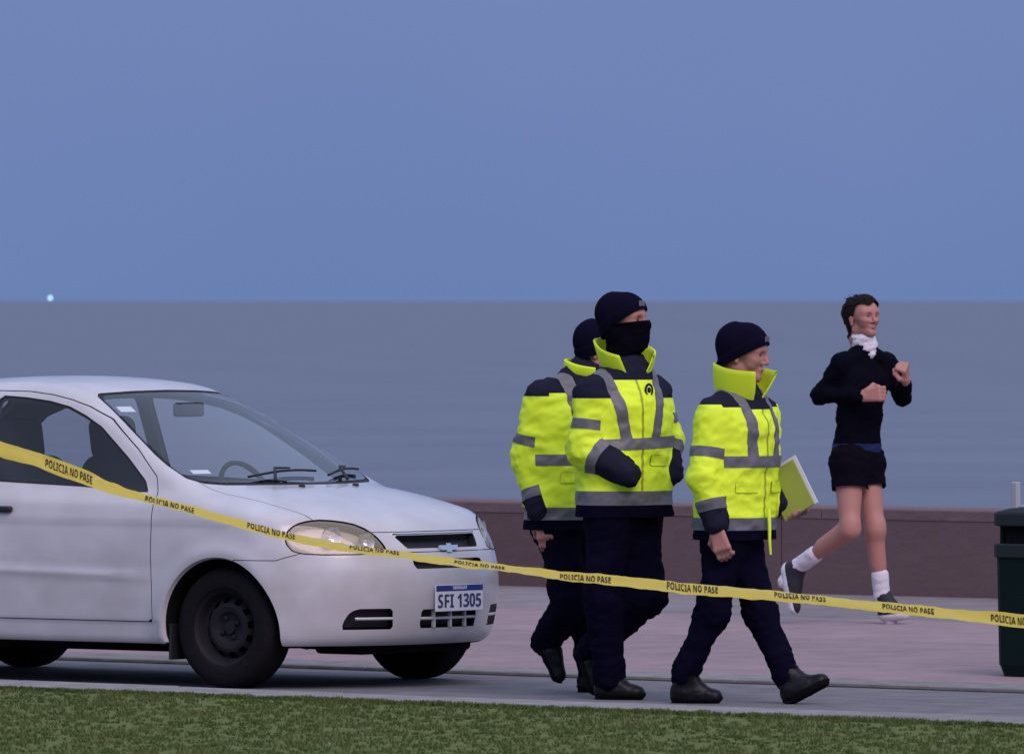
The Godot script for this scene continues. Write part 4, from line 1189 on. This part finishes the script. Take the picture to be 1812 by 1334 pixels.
func runner() -> void:
	var o := root_node("person", Vector3(1.875, 0.104, -50.9))
	tag(o, "jogger in dark long-sleeved top, shorts and white socks", "person")
	var f := Vector3(cos(deg_to_rad(50)), 0, sin(deg_to_rad(50))); var lat := f.cross(UP)
	var x := frame(Vector3(0.006, 1.651, 0), 54.0, 3.0); x.basis = x.basis.scaled(Vector3.ONE * 0.93)
	var RS := Vector3(-0.109, 1.394, 0.09); var RE := Vector3(-0.227, 1.227, 0.02); var RW := Vector3(-0.009, 1.227, 0.21)
	var LS := Vector3(0.142, 1.394, -0.09); var LE := Vector3(0.224, 1.218, -0.06); var LW := Vector3(0.233, 1.288, 0.12)
	var hip := Vector3(-0.03, 0.888, 0); var chest := Vector3(0.003, 1.294, 0.01); var neck := Vector3(0.015, 1.5, 0)
	var RL := [Vector3(-0.07, 0.839, 0.07), Vector3(-0.067, 0.512, 0.15), Vector3(-0.336, 0.306, -0.14), Vector3(-0.427, 0.318, -0.19), Vector3(-0.373, 0.039, -0.15)]
	var LL := [Vector3(0.027, 0.839, -0.06), Vector3(0.073, 0.506, 0.03), Vector3(0.112, 0.148, -0.01), Vector3(0.1, 0.012, -0.04), Vector3(0.267, 0.03, 0.05)]
	# ---- body with bare legs, head and fists
	var b := Body.new(0.035)
	b.bone(hip, chest, 0.068, 0.068).bone(chest, neck, 0.06, 0.045).bone(neck, Vector3(-0.003, 1.663, 0) + x.basis * Vector3(-0.03, -0.14, 0), 0.053, 0.053).bone(RS, LS, 0.03, 0.03)
	b.bone(RS, RE, 0.030, 0.026).bone(RE, RW, 0.025, 0.021).bone(LS, LE, 0.030, 0.026).bone(LE, LW, 0.025, 0.021)
	for l in [RL, LL]:
		var sh: Vector3 = (l[2] - l[1]).normalized(); var back: Vector3 = (Vector3(0.5, 0, 0.6).cross(sh)).cross(sh).normalized()
		if back.dot(f) > 0: back = -back
		b.bone(l[0], l[1], 0.084, 0.050).bone(l[1], l[2], 0.045, 0.033)
		b.bone(l[1].lerp(l[2], 0.14) + back * 0.018, l[1].lerp(l[2], 0.50) + back * 0.016, 0.041, 0.039)
		b.bone(l[1] + f * 0.012, l[1] + f * 0.012 + UP * 0.03, 0.043, 0.044)
		b.bone(l[2], l[3].lerp(l[4], 0.3).lerp(l[2], 0.45), 0.030, 0.022)
	var body := blob(b, 0.0125)
	body.add(hand(RW + Vector3(0.015, 0.002, 0.008), Vector3(0.8, 0.12, 0.35), Vector3(0.4, -0.1, -1), 1.0, 1.35))
	body.add(hand(LW + Vector3(0.0, 0.02, 0.02), Vector3(-0.05, 0.75, 0.6), Vector3(-1, 0.1, -0.3), 1.0, 1.5))
	var bo := mi(Surf.new().mesh(), M.skin, "body", o)
	add_head(body, x, bo, true, 0.84)
	bo.mesh = body.mesh()
	# ---- hair, tied back
	var h := Body.new(0.03)
	h.bone(Vector3(-0.036, 0.026, 0), Vector3(0.026, 0.030, 0), 0.094, 0.085, Vector3.BACK, 1.08).bone(Vector3(-0.03, 0.04, 0), Vector3(0.02, 0.058, 0), 0.080, 0.066)
	h.bone(Vector3(-0.035, 0.0, 0), Vector3(-0.045, -0.10, 0), 0.080, 0.062)
	var hs := crumple(blob(h, 0.006), 0.008, Vector3(24, 24, 60), 31)
	var line := table([Vector2(-0.15, -0.16), Vector2(-0.04, -0.14), Vector2(-0.015, -0.02), Vector2(0.012, -0.015), Vector2(0.03, 0.03), Vector2(0.055, 0.066), Vector2(0.12, 0.074)], -0.15, 0.12, 64)
	hs = cut(hs, func(p): return p.y - at_x(line, -0.15, 0.12, p.x) + 0.012 * sin(p.z * 60.0))[0]
	var hw := Surf.new(); hw.add(hs, x)
	var ho := mi(hw.mesh(), M.hair, "hair", o)
	var bun := Body.new(0.02); bun.bone(Vector3(-0.125, 0.045, 0.0), Vector3(-0.145, 0.02, 0), 0.040, 0.034)
	var bs := Surf.new(); bs.add(crumple(blob(bun, 0.006), 0.007, Vector3(40, 40, 40), 8), x); mi(bs.mesh(), M.hair, "bun", ho)
	var rg := RandomNumberGenerator.new(); rg.seed = 4
	for i in 26:   # loose strands
		var p := Vector3(rg.randf_range(-0.09, 0.06), 0.105, rg.randf_range(-0.05, 0.05)); p.y -= absf(p.x) * 0.35
		var st := PackedVector3Array([x * p, x * (p + Vector3(-0.012, 0.016, rg.randf_range(-0.01, 0.01))), x * (p + Vector3(-0.035, 0.020 + rg.randf() * 0.012, rg.randf_range(-0.02, 0.02)))])
		mi(tube(st, PackedFloat32Array([0.004, 0.003, 0.0015]), 4).mesh(), M.hair, "strand", ho)
	# ---- top
	var T := Body.new(0.05)
	for s in [-1.0, 1.0]: T.bone(hip - UP * 0.02 + lat * s * 0.05, chest.lerp(hip, 0.45) + lat * s * 0.048, 0.098, 0.080).bone(chest.lerp(hip, 0.45) + lat * s * 0.045, chest + lat * s * 0.060, 0.080, 0.096)
	T.bone(chest, neck - UP * 0.035, 0.098, 0.052).bone(RS, neck - UP * 0.03, 0.050, 0.050).bone(LS, neck - UP * 0.03, 0.050, 0.050)
	T.bone(RS, RE, 0.056, 0.043).bone(RE, RW, 0.043, 0.033).bone(LS, LE, 0.056, 0.043).bone(LE, LW, 0.043, 0.033)
	T.k = 0.035
	var ts := crumple(blob(T, 0.0115), 0.007, Vector3(12, 18, 12), 91)
	ts = cut(ts, func(p): return p.y - 0.924)[0]
	var c := cut(ts, func(p): return p.y - 0.97)
	var top := mi(c[0].mesh(), M.runner_top, "top", o)
	mi(c[1].moved(0.002).mesh(), M.runner_blue, "hem", top)
	var nw := Body.new(0.03)
	nw.bone(neck - UP * 0.030, neck + UP * 0.055 - f * 0.016, 0.066, 0.063).bone(neck + f * 0.035 + UP * 0.01, neck + f * 0.062 - UP * 0.055, 0.040, 0.016)
	var ns: Surf = cut(crumple(blob(nw, 0.008), 0.008, Vector3(14, 45, 14), 19), func(p): return neck.y + 0.062 - 0.15 * (p - neck).dot(f) + 0.006 * sin(p.x * 50.0) - p.y)[0]
	mi(ns.mesh(), M.white_cloth, "neck_warmer", top)
	# ---- shorts
	var S := Body.new(0.05)
	S.bone(RL[0] + UP * 0.05, LL[0] + UP * 0.05, 0.098, 0.098)
	for l in [RL, LL]: S.bone(l[0], l[0].lerp(l[1], 0.6), 0.100, 0.084)
	var ss := crumple(blob(S, 0.0115), 0.007, Vector3(12, 16, 12), 55)
	for l in [RL, LL]:
		var A: Vector3 = l[0]; var B: Vector3 = l[1]; var O: Vector3 = LL[0] if l == RL else RL[0]
		ss = cut(ss, func(p): return maxf(0.115 - seg_of(p, A, B), (p - A).length() - (p - O).length() - 0.02) if p.y < A.y - 0.03 else 1.0)[0]
	mi(ss.mesh(), M.shorts, "shorts", o)
	# ---- socks and shoes
	for l in [RL, LL]:
		var k := Body.new(0.02); k.bone(l[2].lerp(l[1], 0.32), l[2], 0.047, 0.043).bone(l[2], l[3].lerp(l[4], 0.35), 0.042, 0.038)
		mi(crumple(blob(k, 0.010), 0.003, Vector3(20, 50, 20), 66).mesh(), M.white_cloth, "sock", o)
		boot(o, "shoe", l[1], l[2], l[3], l[4], 0.0, M.shoe_dark, M.shoe_white, 0.042, 0.92)

# ---------------------------------------------------------------- litter bin
func build_bin() -> void:
	var n := 0.0
	var at := Vector3(2.535, 0, -45.60)
	n = (at - KERB).dot(ACROSS)
	at.y = walk_y(n) + 0.001
	var o := root_node("litter_bin", at); o.rotation.y = deg_to_rad(-41); o.scale = Vector3(0.97, 0.97, 0.97)
	tag(o, "dark green litter bin with raised lid standing on the pavement", "litter bin")
	var half := 0.175
	var body := Surf.new()
	var ring := func(w: float, y: float) -> Array:
		var r := []; var e := w - 0.06
		for i in 8:
			var sx: float = [1.0, 1.0, -1.0, -1.0][i / 2]; var sz: float = [1.0, -1.0, -1.0, 1.0][i / 2]
			var first: bool = (i % 2 == 0) == (sx * sz > 0)
			r.append(Vector3(sx * (e if first else w), y, sz * (w if first else e)))
		return r
	var rings := [ring.call(half - 0.025, 0.0), ring.call(half - 0.012, 0.05), ring.call(half - 0.008, 0.055), ring.call(half, 0.60), ring.call(half + 0.004, 0.604)]
	for k in rings.size() - 1:
		for i in 8: body.quad(rings[k][i], rings[k + 1][i], rings[k + 1][(i + 1) % 8], rings[k][(i + 1) % 8])
	mi(body.mesh(), M.bin, "bin_body", o)
	var hoop := Surf.new()
	var hr := [ring.call(half + 0.005, 0.585), ring.call(half + 0.010, 0.592), ring.call(half + 0.010, 0.648), ring.call(half + 0.004, 0.655), ring.call(half - 0.03, 0.655), ring.call(half - 0.03, 0.55)]
	for k in hr.size() - 1:
		for i in 8: hoop.quad(hr[k][i], hr[k + 1][i], hr[k + 1][(i + 1) % 8], hr[k][(i + 1) % 8])
	mi(hoop.mesh(), M.bin_lid, "rim_band", o)
	for sx in [-1, 1]:
		for sz in [-1, 1]: mi(rbox(Vector3(0.05, 0.16, 0.05), 0.008, 1).mesh(), M.bin, "lid_post", o, Vector3(sx * 0.115, 0.69, sz * 0.115))
	mi(rbox(Vector3(0.28, 0.14, 0.28), 0.02, 1).mesh(), M.underside, "liner", o, Vector3(0, 0.68, 0))
	var lid := Surf.new()
	var lr := [ring.call(0.08, 0.742), ring.call(half + 0.004, 0.742), ring.call(half + 0.010, 0.748), ring.call(half + 0.010, 0.80), ring.call(half + 0.002, 0.812), ring.call(half - 0.05, 0.83), ring.call(0.08, 0.836)]
	for k in lr.size() - 1:
		for i in 8: lid.quad(lr[k][i], lr[k + 1][i], lr[k + 1][(i + 1) % 8], lr[k][(i + 1) % 8])
	mi(lid.mesh(), M.bin_lid, "lid", o)
	mi(rbox(Vector3(0.036, 0.14, 0.036), 0.006, 1).mesh(), M.post_grey, "post_stub", o, Vector3(-0.078, 0.89, 0.088))
	mi(rbox(Vector3(0.18, 0.012, 0.18), 0.004, 1).mesh(), M.post_grey, "post_plate", o, Vector3(0, 0.838, 0))

# ---------------------------------------------------------------- barrier tape
func build_tape() -> void:
	# centre line with the visible half height of the band at each point
	var key := [[-3.134, 1.485, -42.591, 0.043], [-2.693, 1.327, -42.441, 0.04], [-2.281, 1.18, -42.3, 0.035], [-2.127, 1.136, -42.247, 0.033], [-2, 1.091, -42.203, 0.036], [-1.898, 1.054, -42.168, 0.034], [-1.783, 1.007, -42.128, 0.025], [-1.668, 0.973, -42.088, 0.017], [-1.516, 0.937, -42.035, 0.015], [-1.263, 0.871, -41.947, 0.017], [-1.012, 0.806, -41.858, 0.016], [-0.761, 0.761, -41.77, 0.016], [-0.511, 0.728, -41.682, 0.016], [-0.262, 0.696, -41.594, 0.019], [-0.015, 0.666, -41.505, 0.015], [0.232, 0.637, -41.417, 0.019], [0.477, 0.617, -41.329, 0.02], [0.722, 0.593, -41.24, 0.021], [0.965, 0.576, -41.152, 0.021], [1.207, 0.559, -41.064, 0.02], [1.449, 0.535, -40.975, 0.02], [1.689, 0.511, -40.887, 0.024], [1.928, 0.487, -40.799, 0.023], [2.143, 0.468, -40.719, 0.029], [2.403, 0.447, -40.622, 0.03], [2.875, 0.42, -40.446, 0.028]]
	var pts := []; var wide := []
	for k in key:
		pts.append(Vector3(k[0], k[1], k[2])); wide.append(k[3])
	var half := 0.041
	var P := PackedVector3Array(); var H := PackedVector3Array(); var L := PackedFloat32Array()
	var nz := FastNoiseLite.new(); nz.seed = 9; nz.frequency = 1.0
	var total := 0.0
	for k in pts.size() - 1:
		for i in 14:
			var t := i / 14.0
			var p: Vector3 = pts[k].cubic_interpolate(pts[k + 1], pts[maxi(k - 1, 0)], pts[mini(k + 2, pts.size() - 1)], t)
			var w: float = lerpf(wide[k], wide[k + 1], smoothstep(0, 1, t))
			var ang := acos(clampf(w / half, 0.05, 1.0))
			if P.size(): total += p.distance_to(P[P.size() - 1])
			p.y += nz.get_noise_1d(total * 4.0) * 0.004
			P.append(p); L.append(total)
			H.append(Vector3(0, cos(ang), -sin(ang)))
	var s := Surf.new(); var m := 6
	for i in P.size():
		for j in m + 1:
			var u := -1.0 + 2.0 * j / m
			var nrm := Vector3(0, -H[i].z, H[i].y)
			s.v.append(P[i] + H[i] * half * u + nrm * (0.004 * sin(u * 2.6 + L[i] * 3.0) + nz.get_noise_2d(L[i] * 9.0, u * 1.5) * 0.006))
	for i in P.size() - 1:
		for j in m:
			var a := i * (m + 1) + j
			s.t.append_array(PackedInt32Array([a, a + 1, a + m + 2, a, a + m + 2, a + m + 1]))
	s.smooth()
	var o := mi(s.mesh(), M.tape, "barrier_tape", self)
	tag(o, "long yellow barrier tape with black lettering stretched across the scene", "tape")
	var word := text_surf("POLICIA NO PASE", 0.044, 0.0012)
	var wx := 0.0
	for v in word.v: wx = maxf(wx, v.x)
	var start := 0.30
	while start < total - 0.4:
		var c := Surf.new(); c.t = word.t; c.n = word.n
		var scale := 0.118 / wx
		for v in word.v:
			var a := start + v.x * scale
			var i := clampi(L.bsearch(a), 1, L.size() - 1)
			var t := clampf((a - L[i - 1]) / maxf(L[i] - L[i - 1], 1e-5), 0, 1)
			var hh := H[i - 1].lerp(H[i], t).normalized(); var nrm := Vector3(0, -hh.z, hh.y)
			var u := v.y / half
			c.v.append(P[i - 1].lerp(P[i], t) + hh * v.y + nrm * (0.0032 + 0.004 * sin(u * 2.6 + a * 3.0) + nz.get_noise_2d(a * 9.0, u * 1.5) * 0.006))
		c.smooth()
		mi(c.mesh(), M.ink, "lettering", o)
		start += 0.495

# ---------------------------------------------------------------- lawn blades
func build_grass() -> void:
	var tuft := Surf.new(); var rg := RandomNumberGenerator.new(); rg.seed = 77
	for i in 7:
		var w := rg.randf() * TAU; var h := rg.randf_range(0.55, 1.0); var lean := rg.randf_range(0.15, 0.7)
		var d := Vector3(cos(w), 0, sin(w)); var sd := Vector3(-d.z, 0, d.x) * 0.11; var at := Vector3(rg.randf_range(-0.5, 0.5), 0, rg.randf_range(-0.5, 0.5))
		var mid := at + d * lean * 0.35 * h + UP * h * 0.6; var tip := at + d * lean * h + UP * h
		var o := tuft.v.size()
		var nr := (mid - at).cross(sd).normalized()
		if nr.y < 0: nr = -nr
		for p in [at - sd, at + sd, mid - sd * 0.7, mid + sd * 0.7, tip]: tuft.v.append(p); tuft.n.append(nr)
		var order := [0, 2, 1, 1, 2, 3, 2, 4, 3]
		if (tuft.v[o + 1] - tuft.v[o]).cross(tuft.v[o + 2] - tuft.v[o]).dot(nr) < 0: order = [0, 1, 2, 1, 3, 2, 2, 3, 4]
		for k in order: tuft.t.append(o + k)
	var mm := MultiMesh.new(); mm.transform_format = MultiMesh.TRANSFORM_3D; mm.use_colors = true; mm.mesh = tuft.mesh()
	var nz := FastNoiseLite.new(); nz.seed = 3; nz.frequency = 1.0; nz.fractal_octaves = 3
	var count := 52000
	mm.instance_count = count
	for i in count:
		var t := rg.randf_range(-9.5, 9.5); var n := -4.27 - 9.4 * pow(rg.randf(), 1.0)
		if i < 4000: n = -4.24 - 0.12 * rg.randf() + 0.05 * nz.get_noise_1d(t * 3.0)
		var p := place(t, n, 0.083)
		if i < 4000: p.y = 0.088
		var v := nz.get_noise_2d(p.x * 1.4, p.z * 0.8); var v2 := nz.get_noise_2d(p.x * 5.0 + 40, p.z * 3.0)
		var h := 0.015 + 0.009 * rg.randf() + 0.010 * v + 0.006 * v2
		mm.set_instance_transform(i, Transform3D(Basis(UP, rg.randf() * TAU).scaled(Vector3(0.036, maxf(h, 0.009), 0.036)), p))
		var dry := clampf(0.4 + v * 0.9 + v2 * 0.5 + rg.randf_range(-0.2, 0.2), 0, 1)
		mm.set_instance_color(i, Color(0.100, 0.146, 0.042).lerp(Color(0.170, 0.190, 0.074), dry) * rg.randf_range(0.92, 1.08))
	var g := MultiMeshInstance3D.new(); g.name = "grass"; g.multimesh = mm; g.material_override = M.blade; add_child(g, true)
	g.set_meta("kind", "stuff"); tag(g, "short green grass of the lawn along the near kerb", "grass")
	# a few dry leaves lying on it
	var leaf := prism(poly_of([-0.5, 0.0, -0.25, 0.2, 0.1, 0.22, 0.5, 0.02, 0.1, -0.2, -0.25, -0.18]), 0.0, 0.03)
	var spots := [[-1.037, -40.9, "dry leaf on the lawn below the front wheel"], [-0.715, -37.1, "pale dry leaf on the lawn below the car's headlight"],
		[1.75, -37.5, "pale dry leaf on the lawn below the litter bin"], [1.687, -37.2, "pale dry leaf lying closest to the one below the bin"]]
	for q in spots:
		var o := mi(leaf.mesh(), M.paper, "fallen_leaf", self, Vector3(q[0], 0.112, q[1]))
		o.scale = Vector3.ONE * rg.randf_range(0.026, 0.034); o.rotation = Vector3(-1.1 + rg.randf() * 0.5, rg.randf() * 3.0, 0.2)
		tag(o, q[2], "leaf", "dry leaves scattered on the lawn")
